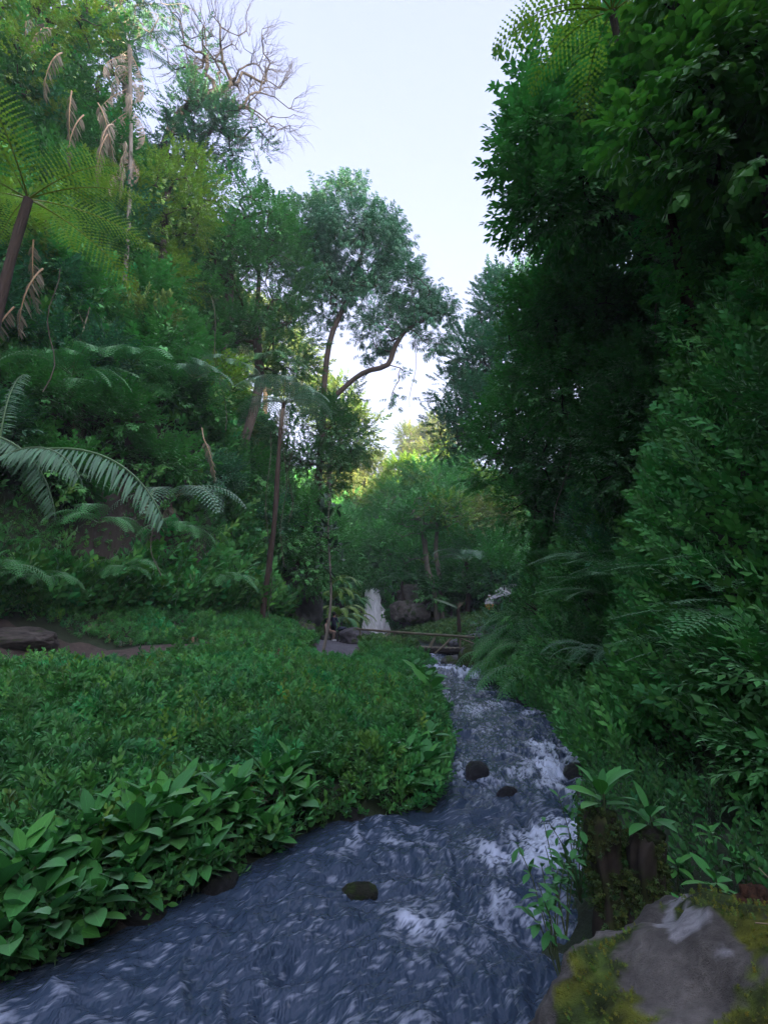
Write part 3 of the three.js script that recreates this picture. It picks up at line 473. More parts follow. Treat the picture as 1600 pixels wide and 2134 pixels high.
// shrub on the slope: stems and a leafy dome
function shrub(name, label, p, h, w, n, geo, m, size, group, vary = 0.25, upv = null) {
  const o = thing(name, label, 'shrub', p, group), ml = new Mb(), up = upv || V(0, 1, 0), list = [];
  const stems = 6; for (let k = 0; k < stems; k++) { const e = V(gauss() * w * 0.6, 0, gauss() * w * 0.6).addScaledVector(up, h * rr(0.6, 0.95)); const mid = e.clone().multiplyScalar(0.5).add(V(gauss() * 0.1, 0.1, gauss() * 0.1)); ml.limb(V(0, -0.2, 0), mid, 0.03, 0.02, 4); ml.limb(mid, e, 0.02, 0.006, 4); }
  part('stems', ml.geo(), M.bark, o);
  const lumps = Array.from({ length: 7 }, () => ({ c: V(gauss() * w * 0.75, 0, gauss() * w * 0.75).addScaledVector(up, h * rr(0.35, 0.8)), r: w * rr(0.35, 0.6) }));
  for (let i = 0; i < n; i++) { const l = lumps[(rnd() * 7) | 0], d = V(gauss(), gauss(), gauss()).normalize(), q = l.r * (0.55 + 0.5 * Math.cbrt(rnd())); const dir = d.clone().add(V(0, 0.4, 0)).addScaledVector(up, 0.3).add(V(gauss(), gauss(), gauss()).multiplyScalar(0.45)); list.push({ m: xf(l.c.clone().addScaledVector(d, q), dir, V(0, 1, 0), size * rr(0.7, 1.25), rr(-0.4, 0.4)), c: tone(vary) }); }
  treeCount++; mass('foliage', [geo[treeCount % geo.length]], m, list, o);
  return o;
}
// ---------------------------------------------------------------- low growth that nobody could count
function carpet(name, label, n, xs, Ds, ok, geos, m, size, lift, upk, category, vary = 0.22, warm = 0.14) {
  const list = []; let tries = 0;
  while (list.length < n && tries++ < n * 12) {
    const D = Ds[0] + (Ds[1] - Ds[0]) * Math.pow(rnd(), Ds[2] || 1), x = rr(xs[0], xs[1]), k = ok(x, D); if (k <= 0 || rnd() > k) continue;
    const nrm = slopeN(x, D), h = ground(x, D); if (rnd() > 0.35 + 0.65 * (1 - nrm.y) && upk < 1) continue;
    const dir = nrm.clone().multiplyScalar(1.2).add(V(gauss() * 0.7, upk + gauss() * 0.3, gauss() * 0.7));
    const patch = 1 + 0.35 * fbm(x * 0.9, D * 0.9, 5.5, 3), c = tone(vary, warm); c.multiplyScalar(clamp(patch, 0.6, 1.5));
    list.push({ m: xf(V(x, h, -D).addScaledVector(nrm, lift * rr(0, 1)), dir, V(0, 1, 0.2), size * rr(0.7, 1.35), rr(-3, 3)), c });
  }
  const obs = mass(name, geos, m, list, scene); obs.forEach(o => tag(o, label, category, null, 'stuff')); return list.length;
}
seed(41);
const landL = (x, D) => lx(D) - x, landR = (x, D) => x - rx(D);
// the flat left bank, small leaves
const flatL = (x, D) => (landL(x, D) > -0.04 && onPath(x, D) > 0.12 && (x > -4 || onPath(x, D + 0.5) > 0.15) && x > pl(FL, D) - 1.6) ? (fbm(x * 0.8, D * 0.8, 8.5, 3) > 0.16 ? 0.07 : fbm(x * 2.1, D * 2.1, 4.5, 3) > 0.02 ? 0.1 : 1) * (D < 5.9 && landL(x, D) < 0.7 ? 0.12 : 1) : 0;
function mounds(label, n, xs, Ds, ok, geos, m, size, w, h, k) { // creeping growth heaped in low cushions
  const list = []; let made = 0, tries = 0;
  while (made < n && tries++ < n * 14) {
    const D = Ds[0] + (Ds[1] - Ds[0]) * Math.pow(rnd(), Ds[2]), x = rr(xs[0], xs[1]), q = ok(x, D); if (q <= 0 || rnd() > q) continue; made++;
    const ww = w * rr(0.6, 1.4), hh = h * rr(0.1, 1.7), c0 = tone(0.28, 0.3), kk = Math.round(k * ww * ww / (w * w));
    for (let i = 0; i < kk; i++) {
      const a = rr(0, 6.283), r = Math.sqrt(rnd()), px = x + Math.cos(a) * r * ww, pd = D + Math.sin(a) * r * ww; if (ok(px, pd) <= 0) continue;
      const top = Math.sqrt(Math.max(0, 1 - r * r)), dir = V(Math.cos(a) * r * 1.3 + gauss() * 0.6, 0.25 + top * 0.7 + gauss() * 0.35, -Math.sin(a) * r * 1.3 + gauss() * 0.6), c = tone(0.2, 0.12); c.multiply(c0);
      list.push({ m: xf(V(px, ground(px, pd) + hh * top * rr(0.7, 1.05), -pd), dir, V(0, 1, 0.2), size * rr(0.65, 1.3), rr(-3, 3)), c });
    }
  }
  mass('ground_cover', geos, m, list, scene).forEach(o => tag(o, label, 'ground cover', null, 'stuff')); return list.length;
}
mounds('low dark green creeping leaves heaped over the bank', 820, [-8, 1.2], [3.2, 9.5, 1.2], (x, D) => Math.abs(x) < 1.6 + D * 0.8 ? flatL(x, D) : 0, SP_.cover.slice(0, 2), M.cover, 1.15, 0.25, 0.22, 46);
mounds('dense green creeping leaves on the slope below the soil track', 1250, [-13, 1.6], [9, 30, 1.3], (x, D) => Math.abs(x) < 2 + D * 0.8 ? flatL(x, D) : 0, SP_.cover.slice(2), M.cover, 1.35, 0.4, 0.16, 42);
carpet('ground_cover', 'taller scattered weeds among the creeping leaves of the bank', 2600, [-9, 1.2], [3.6, 15, 1.2], (x, D) => Math.abs(x) < 1.6 + D * 0.8 && landL(x, D) > 0.3 && onPath(x, D) > 0.2 && fbm(x * 0.7, D * 0.7, 1.5, 3) > 0.02 ? 1 : 0, [SP_.weed[1]], leafMat(0.10, 0.33, 0.05, 0.35, 0.15), 0.75, 0.22, 1.3, 'ground cover', 0.35, 0.4);
carpet('ground_cover', 'small leaves trailing over the edge of the bank to the water', 1500, [-2.6, 1.8], [3.0, 16, 1.6], (x, D) => { const e = landL(x, D); return e > -0.05 && e < 0.3 ? 1 : 0; }, [SP_.weed[2]], M.cover, 0.8, 0.04, 0.2, 'ground cover', 0.3, 0.25);
carpet('leaf_litter', 'fallen brown leaves and stalks on the bank', 900, [-9, 1.2], [3.6, 15, 1.2], (x, D) => Math.abs(x) < 1.6 + D * 0.8 && landL(x, D) > 0.1 && onPath(x, D) > 0.1 && fbm(x * 0.8, D * 0.8, 8.5, 3) > 0.08 ? 1 : 0, [SP_.cover[0]], M.dry, 0.9, 0.06, 1.1, 'leaf litter', 0.4, 0.3);
carpet('ground_cover', 'bright low grass and leaves on the far bank beyond the bridge', 12000, [-6, 13], [23, 47, 1], (x, D) => (landR(x, D) > 0.1 || landL(x, D) > 0.1) && onPath(x, D) > 0.05 ? 1 : 0, [SP_.cover[1]], leafMat(0.075, 0.2, 0.03, 0.35, 0.2), 2.6, 0.15, 1.1, 'ground cover', 0.3, 0.25);
carpet('ground_cover', 'small dark leaves among the stumps on the near bank', 6500, [0.3, 5], [1.2, 9, 1], (x, D) => landR(x, D) > 0.15 && !(D < 3.3 && x < 1.3) && fbm(x * 1.4, D * 1.4, 3.5, 3) > -0.12 ? 1 : 0, [SP_.weed[0]], M.deep, 0.5, 0.14, 0.9, 'ground cover', 0.25, 0.25);
// the steep sides
carpet('undergrowth', 'tangled broad leaves clothing the steep slope above the soil track', 42000, [-24, -4], [7, 36, 1], (x, D) => { const e = pl(FL, D) - x; return e > -0.8 && e < 13 ? (e > 0.25 && e < 2.2 && D > 10.5 && D < 21 ? 0.06 : 1) : 0; }, SP_.broad.slice(0, 2), M.mid, 2.1, 0.6, 0.5, 'undergrowth', 0.35, 0.35);
carpet('undergrowth', 'tangled leaves clothing the shaded wall above the stream', 62000, [2.2, 15], [0.5, 24, 1], (x, D) => { const e = x - pl(FR, D); return e > -0.9 && e < 9 && !(D < 6 && e < 0) ? 1 : 0; }, SP_.broad.slice(1, 3), M.mid, 0.85, 0.5, 0.5, 'undergrowth', 0.3, 0.2);
carpet('undergrowth', 'hazy green leaves clothing the hillside behind the waterfall', 26000, [-22, 26], [44, 92, 1], (x, D) => (D > 47 || x > 8 || x < -4) ? 1 : 0, [SP_.far[0]], M.mid, 2.4, 0.7, 0.6, 'undergrowth', 0.3, 0.2);

// ---------------------------------------------------------------- the left side, from the near bank to the spreading tree
seed(51);
const A = (x, D, dy = 0) => G(x, D).add(V(0, dy, 0));
// broad-leaved plants along the near bank
const bigSpots = [[20, 1800, 3.7], [70, 1900, 3.5], [130, 1780, 3.9], [40, 1980, 3.35], [150, 1930, 3.55], [210, 1850, 3.85], [205, 1720, 4.2], [265, 1780, 4.15], [280, 1700, 4.5], [330, 1790, 4.2], [345, 1730, 4.5], [390, 1690, 4.8], [420, 1740, 4.6], [440, 1660, 5.1], [480, 1700, 4.95], [520, 1735, 4.9], [545, 1650, 5.4], [590, 1680, 5.35], [620, 1650, 5.7], [100, 2010, 3.3], [185, 2010, 3.35], [545, 1590, 6.2], [90, 1830, 3.75], [10, 1880, 3.55], [170, 1800, 4.0], [235, 1790, 4.1], [310, 1740, 4.4], [360, 1680, 4.8], [460, 1720, 4.8], [250, 1840, 3.95], [-20, 1930, 3.4], [400, 1780, 4.45]];
for (let k = 0; k < 14; k++) { const D = rr(3.3, 5.7); bigSpots.push([0, 0, D, lx(D) - rr(-0.02, 0.3)]); }
bigSpots.forEach(([u, v, D, ex], k) => { const s = spot(u, v, D), x = ex ?? Math.min(s.x, lx(D) - 0.06), g = ground(x, D); if (ex !== undefined) s.y = g + 0.2; bigLeafPlant('bright green plant with large pointed leaves at the edge of the stream', V(x, Math.max(g + 0.08, Math.min(s.y - 0.2, g + 0.3)), -D), rr(0.85, 1.1), 11 + (rnd() * 4 | 0), 'broadleaf plants along the near bank', rr(-0.5, 1), 0.22); });
const bigSpots2 = [[790, 1610, 6.6], [830, 1560, 7.2], [870, 1600, 6.9], [840, 1640, 6.4], [880, 1650, 6.35], [770, 1570, 7.4], [890, 1560, 7.6], [860, 1520, 8.2], [800, 1660, 6.3], [895, 1610, 6.9], [850, 1690, 6.1]];
bigSpots2.forEach(([u, v, D]) => { const s = spot(u, v, D), x = Math.min(s.x, lx(D) - 0.03); bigLeafPlant('leafy plant with narrow glossy leaves on the jutting corner of the bank', A(x, D, 0.05), rr(0.85, 1.15), 14, 'plants on the jutting corner of the bank', 0.4); });
for (const [u, v, D] of [[880, 1440, 13], [892, 1410, 15.5], [870, 1425, 14.5], [855, 1410, 16.5], [895, 1465, 11.5]]) { const s = spot(u, v, D); bigLeafPlant('leafy plant overhanging the narrow part of the stream', A(Math.min(s.x, lx(D) - 0.1), D), 1.7, 15, 'plants beside the narrow part of the stream', 0.6); }
for (const [u, v, D] of [[650, 1530, 8.5], [430, 1570, 7.2], [280, 1540, 8], [330, 1660, 5.6]]) { const s = spot(u, v, D); bigLeafPlant('pale-leaved young plant standing out of the creeping leaves', A(s.x, D), 0.75, 9, 'young plants among the ground cover'); }
// dry stalks lying in the leaves
for (const [u, v, D, a] of [[150, 1740, 4.4, 0.7], [185, 1750, 4.4, -0.9], [215, 1735, 4.6, 0.2], [95, 1725, 4.4, -1.2], [300, 1640, 5.7, 0.9]]) { const s = spot(u, v, D), g = new Mb(); leafInto(g, 0.3, 0.035, 4, 0.3, 0.25); const o = part('dry_stalk', g.geo(), M.dry, scene); o.position.copy(A(s.x, D, 0.17)); o.rotation.set(-0.6, a, 0); tag(o, 'dry brown blade lying in the creeping leaves', 'dry leaf', 'dry blades on the bank'); }

// slender sapling by the path
{
  const b = A(-1.96, 17), top = spot(697, 1045, 17), o = thing('sapling', 'slender sapling with pale stem and large dark leaves beside the path', 'sapling', b), d = V().subVectors(top, b), mb = new Mb();
  const at = t => d.clone().multiplyScalar(t).add(V(0.16 * Math.sin(t * 5), 0, 0));
  mb.tube(bend(14, at), bend(14, t => 0.055 - 0.04 * t), 8, 1, 0.1); part('stem', mb.geo(), M.barkPale, o);
  seed(61); const dk = leafMat(0.03, 0.11, 0.04, 0.25, 0.5, { map: leafTex });
  for (let k = 0; k < 26; k++) { const t = rr(0.5, 1), a = rr(0, 6.28), L = rr(0.35, 0.95) * (1.25 - t), e = at(t).add(V(Math.cos(a) * L, rr(-0.1, 0.4), Math.sin(a) * L * 0.7)); const m = new Mb(); m.limb(at(t), e, 0.012, 0.005, 4); const tw = part('twig', m.geo(), M.bark, o);
    for (let i = 0; i < 4; i++) { const l = part('leaf', BIG[i % 3], dk, tw); l.position.copy(e).add(V(gauss() * 0.08, gauss() * 0.08, 0)); l.quaternion.setFromRotationMatrix(frame(V(gauss(), rr(-0.2, 0.9), gauss()), V(0, 1, 0))); l.scale.setScalar(rr(0.75, 1.15)); } }
}
// tree ferns
seed(71);
function onSlope(u, v) { for (let D = 6; D < 60; D += 0.1) { const p = spot(u, v, D); if (ground(p.x, D) >= p.y) return D; } return 60; }
function slopeFern(label, u, v, h, r, n, L, m, geos, dead) { const D = onSlope(u, v + 40), b = spot(u, v + 40, D), k = pxm(v, D); treeFern(label, b.clone().add(V(0, -0.3, 0)), b.clone().add(V(0.25, 40 * k + h, 0.5)), r, n, L * D / 14, m, null, geos, dead); }
treeFern('tall tree fern with bright yellow-green fronds high on the slope', A(-9.7, 11.2), spot(60, 415, 11), 0.13, 11, 3.1, M.fernLime, null, FROND.flat, 0);
treeFern('tree fern with slender leaning trunk and drooping grey-green fronds beside the undercut rock', A(spot(545, 1300, 20).x, 20), spot(592, 840, 20.3), 0.10, 13, 2.6, M.fernPale, null, FROND.bold, 2);
slopeFern('tree fern half buried in the slope above the palm frond', 170, 860, 0.2, 0.12, 9, 2.4, M.fern, FROND.arch, 2);
slopeFern('small tree fern low on the slope with arching fronds', 350, 1060, 0.2, 0.1, 8, 2.2, M.fernPale, FROND.hang, 2);
slopeFern('tree fern half hidden among the shrubs below the dark dense tree', 430, 740, 0.2, 0.12, 9, 2.2, M.fern, FROND.arch, 1);
// palm fronds reaching out of the slope
{
  const p1 = thing('slope_palm', 'low palm with long drooping fronds leaning out of the dark slope', 'palm', A(-9.6, 11.5, 1.6));
  const go = (u, v, D, u2, v2, D2, g, s, m) => { const a = spot(u, v, D).sub(p1.position), b = spot(u2, v2, D2).sub(p1.position), dir = V().subVectors(b, a); const o = part('frond', g, m, p1); o.position.copy(a); o.quaternion.setFromRotationMatrix(frame(dir.clone().normalize().add(V(0, 0.35, 0)), V(0, 1, 0))); o.scale.setScalar(dir.length() / 3.75 * s); };
  go(10, 955, 10.6, 295, 1180, 9.5, PALM[0], 1, M.palm); go(-10, 960, 10.6, 120, 1110, 9.2, PALM[1], 1, M.palm); go(-40, 900, 11, 70, 1160, 10.2, PALM[1], 0.9, M.palm); go(0, 920, 11, 60, 760, 12, PALM[0], 0.9, M.palm);
  const mb = new Mb(); mb.tube([V(-0.3, -1.9, 0), V(-0.2, 0.4, 0), spot(0, 950, 10.8).sub(p1.position)], [0.16, 0.14, 0.09], 8, 1, 0.2); part('trunk', mb.geo(), M.fernTrunk, p1);
}
{ // withered frond hanging in the slope
  const s = spot(425, 915, 16.5), o = thing('withered_frond', 'pale withered palm frond hanging in the slope', 'dead frond', s), f = part('blade', PALM[2], M.dry, o); f.quaternion.setFromRotationMatrix(frame(V(0.45, -1, 0.25), V(0.3, 0.6, 1))); f.scale.setScalar(0.55);
  const mb = new Mb(); mb.tube([V(0, 0, 0), V(-0.2, 0.5, -0.3), V(-0.5, 0.8, -1.2)], [0.018, 0.02, 0.025], 5); part('stalk', mb.geo(), M.dryStem, o);
}
{ // tall dead-skirted palm near the skyline
  const b = A(-9.6, 17.5), top = spot(268, 95, 17), o = thing('skirted_palm', 'tall slender palm hung with withered fronds near the skyline', 'palm', b), d = V().subVectors(top, b), mb = new Mb();
  mb.tube(bend(16, t => d.clone().multiplyScalar(t).add(V(0.25 * Math.sin(t * 3), 0, 0))), bend(16, t => 0.085 - 0.02 * t), 9, 1, 0.15); part('trunk', mb.geo(), M.barkPale, o); seed(81);
  for (let k = 0; k < 24; k++) { const t = rr(0.55, 0.99), a = rr(0, 6.28), f = part('dead_frond', PALM[2], M.dry, o); f.position.copy(d).multiplyScalar(t); f.quaternion.setFromRotationMatrix(frame(V(Math.cos(a) * 0.55, -0.8, Math.sin(a) * 0.55), V(Math.cos(a), 0.5, Math.sin(a)))); f.scale.set(rr(0.25, 0.45), rr(0.4, 0.7), rr(0.45, 0.8)); }
  for (let k = 0; k < 7; k++) { const a = k * 0.9; const f = part('frond', PALM[0], M.palm, o); f.position.copy(d); f.quaternion.setFromRotationMatrix(frame(V(Math.cos(a), 0.5, Math.sin(a)), V(0, 1, 0))); f.scale.setScalar(0.55); }
}
for (const [u, v, D, s] of [[150, 190, 15.5, 0.5], [205, 215, 15.7, 0.5], [235, 260, 16, 0.55], [175, 240, 15.3, 0.45], [110, 60, 15, 0.4], [60, 30, 15, 0.4], [130, 110, 15, 0.45], [225, 280, 15.2, 0.4], [70, 500, 11.5, 0.4], [90, 560, 11.8, 0.45], [30, 640, 11.5, 0.4]]) { const o = part('hanging_dead_leaf', PALM[2], M.dry, scene); o.position.copy(spot(u, v, D)); o.quaternion.setFromRotationMatrix(frame(V(rr(-0.2, 0.4), -1, rr(-0.2, 0.5)), V(0.4, 0.4, 1))); o.scale.setScalar(s * 1.6); tag(o, 'withered tan frond caught in the branches of the upper slope', 'dead frond', 'withered fronds in the upper slope'); }
// a leaning pale pole stem
{ const o = thing('pole_sapling', 'thin pale bare stem leaning on the slope', 'stem', spot(138, 830, onSlope(140, 820))), pd = onSlope(140, 820) - 0.5, a = spot(150, 770, pd).sub(o.position), b = spot(188, 640, pd).sub(o.position), mb = new Mb(); mb.tube([V(0, -0.3, 0), a, b], [0.05, 0.035, 0.02], 7); part('shaft', mb.geo(), M.bamboo, o); const m2 = new Mb(); m2.limb(a.clone().lerp(b, 0.7), b.clone().add(V(-0.35, -0.1, 0.1)), 0.015, 0.006, 4); part('side_shoot', m2.geo(), M.bamboo, o); }

// trees of the left side
seed(91);
const low = (u, v, D) => { const s = spot(u, v, D); return A(s.x, D); };
tree({ label: 'dense leafy tree filling the upper corner above the tree fern', base: A(-12.5, 16), trunk: [spot(40, 330, 16), spot(80, 120, 16), spot(90, -60, 16)], r: 0.28, lobes: [lobe(30, 30, 15.5, 90, 90), lobe(150, 90, 16.5, 80, 80), lobe(110, -60, 16, 110, 80), lobe(20, 150, 15, 80, 70), lobe(-60, 60, 15, 90, 120)], clumps: 170, per_: 15, geo: SP_.broad, m: M.lime, size: 1.15, clump: 0.6, warm: 0.25, vary: 0.35 });
tree({ label: 'leafy tree with hanging tangles between the corner tree and the skirted palm', base: A(-12, 19), trunk: [spot(190, 420, 18), spot(200, 280, 18), spot(205, 160, 18)], r: 0.16, lobes: [lobe(210, 150, 18.5, 60, 80), lobe(170, 280, 18, 80, 70), lobe(100, 240, 17, 70, 60), lobe(240, 330, 18, 60, 60), lobe(130, 380, 17, 80, 60)], clumps: 170, per_: 14, geo: SP_.broad, m: M.mid, size: 1.3, clump: 0.55, vary: 0.3, warm: 0.3 });
tree({ label: 'forked pale-trunked tree with sparse leaves rising past the frame', base: A(-10.6, 19), trunk: [spot(268, 300, 19), spot(262, 150, 19), spot(245, 20, 19), spot(238, -120, 19)], r: 0.2, lobes: [lobe(225, -30, 19, 80, 60), lobe(300, 10, 19, 50, 60), lobe(200, 60, 19, 50, 50), lobe(330, -40, 19, 50, 40)], clumps: 70, per_: 8, geo: SP_.lance, m: M.teal, bark: M.barkPale, size: 1.2, clump: 0.5, twigs: 1 });
tree({ label: 'gnarled tree with bare twisting branches against the sky', name: 'bare_branched_tree', base: A(-9.0, 21.5), trunk: [spot(330, 420, 21.8), spot(345, 300, 22), spot(385, 230, 22), spot(450, 195, 22)], r: 0.30, lobes: [lobe(480, 115, 22, 95, 70, 2, 0), lobe(565, 215, 22, 55, 70, 1.6, 0), lobe(400, 110, 22.5, 60, 55, 2, 0.2), lobe(520, 290, 22, 50, 50, 1.6, 0.2), lobe(420, 250, 22, 70, 60, 2, 1), lobe(450, 300, 22, 60, 45, 2, 1), lobe(380, 330, 22, 50, 50, 2, 1)], clumps: 300, per_: 11, geo: SP_.broad, m: M.teal, bark: M.barkGrey, size: 1.1, clump: 0.42, twigs: 2, bare: 1, tipR: 0.012, shell: 0.3 });
tree({ label: 'yellow-green tree at the skyline under the bare branches', base: A(-9.6, 19.5), trunk: [spot(330, 620, 19.5), spot(345, 480, 19.5), spot(350, 400, 19.5)], r: 0.2, lobes: [lobe(350, 430, 19.5, 90, 60), lobe(280, 470, 19, 70, 80), lobe(400, 380, 20, 60, 40), lobe(300, 380, 20, 60, 50)], clumps: 130, per_: 14, geo: SP_.broad, m: M.lime, size: 1.15, clump: 0.55, vary: 0.3 });
tree({ label: 'green tree with airy crown between the bare tree and the dome-crowned tree', base: A(-8.2, 22.5), trunk: [spot(470, 720, 23), spot(480, 560, 23), spot(490, 460, 23)], r: 0.22, lobes: [lobe(470, 425, 23, 75, 45), lobe(545, 480, 23, 70, 60), lobe(470, 530, 22.5, 70, 60)], clumps: 150, per_: 13, geo: SP_.broad, m: M.mid, size: 1.1, clump: 0.55 });
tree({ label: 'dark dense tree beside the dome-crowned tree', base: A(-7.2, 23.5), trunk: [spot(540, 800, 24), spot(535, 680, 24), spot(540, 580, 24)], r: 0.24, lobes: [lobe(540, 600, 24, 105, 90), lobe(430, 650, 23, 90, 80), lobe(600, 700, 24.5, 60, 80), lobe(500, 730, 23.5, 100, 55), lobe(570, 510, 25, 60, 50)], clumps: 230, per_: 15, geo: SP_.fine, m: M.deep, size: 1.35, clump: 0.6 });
tree({ name: 'spreading_tree', label: 'tall tree with domed crown and a heavy limb reaching out over the valley', base: A(-4.9, 25.5), trunk: [spot(668, 960, 26.5), spot(676, 800, 27), spot(690, 700, 27), spot(735, 600, 27), spot(760, 500, 27)], r: 0.15, lobes: [lobe(615, 530, 27, 50, 45), lobe(660, 560, 27, 60, 50), lobe(870, 630, 27, 40, 36), lobe(720, 440, 27, 80, 40), lobe(640, 475, 27, 60, 45), lobe(800, 495, 27, 50, 50), lobe(730, 520, 27, 110, 50), lobe(850, 575, 27, 42, 42), lobe(690, 610, 27.5, 70, 60, 2, 0.55), lobe(770, 620, 27, 70, 40, 2, 0.35)], clumps: 430, per_: 15, geo: SP_.lance, m: M.teal, bark: M.bark, size: 1.3, clump: 0.55, shell: 0.5 });
tree({ name: 'reaching_limb', label: 'crooked heavy limb with leaf tufts hanging over the gap in the valley', base: spot(676, 835, 26.6), trunk: [spot(720, 805, 26.4), spot(760, 775, 26.2), spot(808, 760, 26), spot(822, 725, 26), spot(845, 690, 26), spot(880, 670, 26)], r: 0.14, lobes: [lobe(905, 670, 26, 42, 36), lobe(860, 640, 26, 40, 30), lobe(925, 650, 26, 22, 22), lobe(800, 680, 26, 36, 36, 1.5, 0.7), lobe(895, 715, 26, 34, 26), lobe(825, 815, 26, 24, 18, 1, 0.3), lobe(845, 765, 26, 10, 30, 0.6, 0.2), lobe(775, 700, 26.5, 40, 36, 1.5, 0.7), lobe(860, 600, 26, 50, 34)], clumps: 140, per_: 11, geo: SP_.lance, m: M.teal, bark: M.bark, size: 1.25, clump: 0.42, tipR: 0.011 });
tree({ label: 'dark shrubby tree hanging below the heavy limb', base: A(-4.6, 26.3), trunk: [spot(665, 1150, 26.5), spot(665, 1020, 26.5), spot(668, 900, 26.5)], r: 0.16, lobes: [lobe(640, 900, 26, 80, 70), lobe(705, 900, 26.5, 45, 75), lobe(735, 905, 26.5, 28, 40), lobe(720, 830, 27, 30, 40, 1.5, 0.5), lobe(650, 985, 26, 80, 60), lobe(715, 960, 26, 30, 40)], clumps: 190, per_: 14, geo: SP_.broad, m: M.deep, size: 1.2, clump: 0.5 });
tree({ label: 'leafy tree crowding the undercut rock', base: A(-4.8, 24.5), trunk: [spot(640, 1240, 24.5), spot(640, 1160, 24.5), spot(640, 1090, 24.5)], r: 0.12, lobes: [lobe(620, 1100, 24, 80, 70), lobe(680, 1140, 24, 45, 70), lobe(630, 1180, 23.5, 70, 45), lobe(580, 1060, 24, 60, 60)], clumps: 120, per_: 14, geo: SP_.broad, m: M.mid, size: 1.3, clump: 0.45 });
// sunlit wood on the ridge behind the left trees
for (const [u, v, D, ru, rv] of [[330, 560, 46, 70, 60], [420, 600, 48, 70, 50], [250, 500, 44, 80, 60], [380, 480, 47, 60, 50], [560, 700, 50, 60, 60], [470, 690, 48, 60, 50], [690, 850, 52, 50, 50], [150, 420, 42, 80, 60]]) { const s = spot(u, v, D); tree({ name: 'ridge_tree', label: 'sunlit tree on the ridge glimpsed through the left trees', group: 'sunlit trees on the ridge behind', base: A(s.x, D), trunk: [s.clone().add(V(0, -2, 0)), s], r: 0.25, lobes: [lobe(u, v, D, ru, rv), lobe(u + 40, v + 60, D, ru, rv)], clumps: 60, per_: 11, geo: SP_.far, m: M.olive, size: 2.2, clump: 1.0, split: false }); }
// shrubs standing out of the left slope: seven kinds of place, alike in each
seed(101);
const kinds = [[SP_.broad, M.mid, 'mid green shrub with broad leaves on the slope'], [SP_.fine, M.deep, 'dark fine-leaved shrub on the slope'], [SP_.broad, M.lime, 'yellow-green shrub on the slope'], [SP_.weed, M.teal, 'blue-green shrub with glossy leaves on the slope'], [SP_.fine, M.olive, 'olive straggly shrub on the slope']];
const shrubL = [];
for (let k = 0; k < 75; k++) { const D = rr(9.5, 27), x = pl(FL, D) - rr(D > 11 && D < 21 ? 2.1 : 0.4, 7.5); shrubL.push([x, D]); }
shrubL.forEach(([x, D], k) => { const q = kinds[[0, 0, 1, 2, 3, 4, 0, 1][k % 8]], n = slopeN(x, D, 0.5), w = rr(0.8, 1.4); shrub('shrub', q[2] + ' above the soil track', A(x, D), w * 1.5, w, 230, q[0], q[1], q[0] === SP_.weed ? 2.2 : 1.9, q[2].replace('shrub', 'shrubs') + ' above the soil track', 0.28, V(n.x * 0.8, 0.8, n.z * 0.8).normalize()); });
// overhanging shrubs that shade the hollow over the soil track
for (const [u, v, D, w] of [[200, 900, 13.2, 1.1], [300, 930, 13.8, 1.1], [380, 980, 14.6, 1.0], [110, 860, 12.6, 1.1], [290, 830, 14.5, 1.2], [420, 870, 16, 1.1], [350, 760, 16, 1.3], [250, 700, 14.5, 1.2], [470, 960, 17.5, 1.1], [500, 840, 19, 1.3], [540, 990, 20, 1.1], [60, 700, 12, 1.1], [180, 600, 13, 1.2], [300, 620, 15.5, 1.3], [30, 560, 12, 1.1], [110, 480, 13, 1.2], [220, 440, 15, 1.2]]) { const p = spot(u, v, D); let gx = p.x; while (ground(gx, D) < p.y - 0.6 && gx > p.x - 4) gx -= 0.1; const o = shrub('overhanging_shrub', 'leafy shrub arching out over the dark hollow of the slope', V(gx, p.y - 0.5, -D), 1.5, w, 300, rnd() < 0.5 ? SP_.broad : SP_.weed, rnd() < 0.6 ? M.mid : M.teal, 1.5, 'shrubs arching out of the slope', 0.28, V(0.75, 0.45, 0.35).normalize()); }
// ferns on the left slope
seed(111);
for (const [u, v, D, L] of [[270, 1090, 13.5, 1.3], [520, 1215, 18.5, 1.3], [330, 760, 15.2, 1.6], [450, 790, 17.5, 1.6], [520, 770, 20, 1.6], [210, 780, 13.2, 1.6], [430, 1110, 16.5, 1.4], [320, 1190, 14.5, 1.1], [60, 1190, 12.2, 1.2], [150, 1210, 12.8, 1.0], [600, 760, 24, 1.8]]) { const p = spot(u, v, D); let gx = p.x; while (ground(gx, D) < p.y - 0.2 && gx > p.x - 4) gx -= 0.1; fernClump('green fern with arching fronds on the slope above the soil track', V(Math.max(gx, p.x - 0.8), Math.max(p.y, ground(gx, D)), -D), 8, L * 1.15, rnd() < 0.4 ? M.fernPale : M.fern, 'ferns on the slope above the soil track', FROND.bold, 0.9, 4.2); }
for (const [u, v, D] of [[752, 1232, 48.3], [802, 1243, 48.2], [776, 1216, 49.2], [812, 1268, 47.6], [748, 1262, 47.6], [790, 1220, 49]]) shrub('lip_shrub', 'dark shrub crowding the lip of the waterfall', spot(u, v + 14, D), 0.9, 0.6, 90, SP_.far, M.mid, 0.9, 'shrubs crowding the lip of the waterfall');
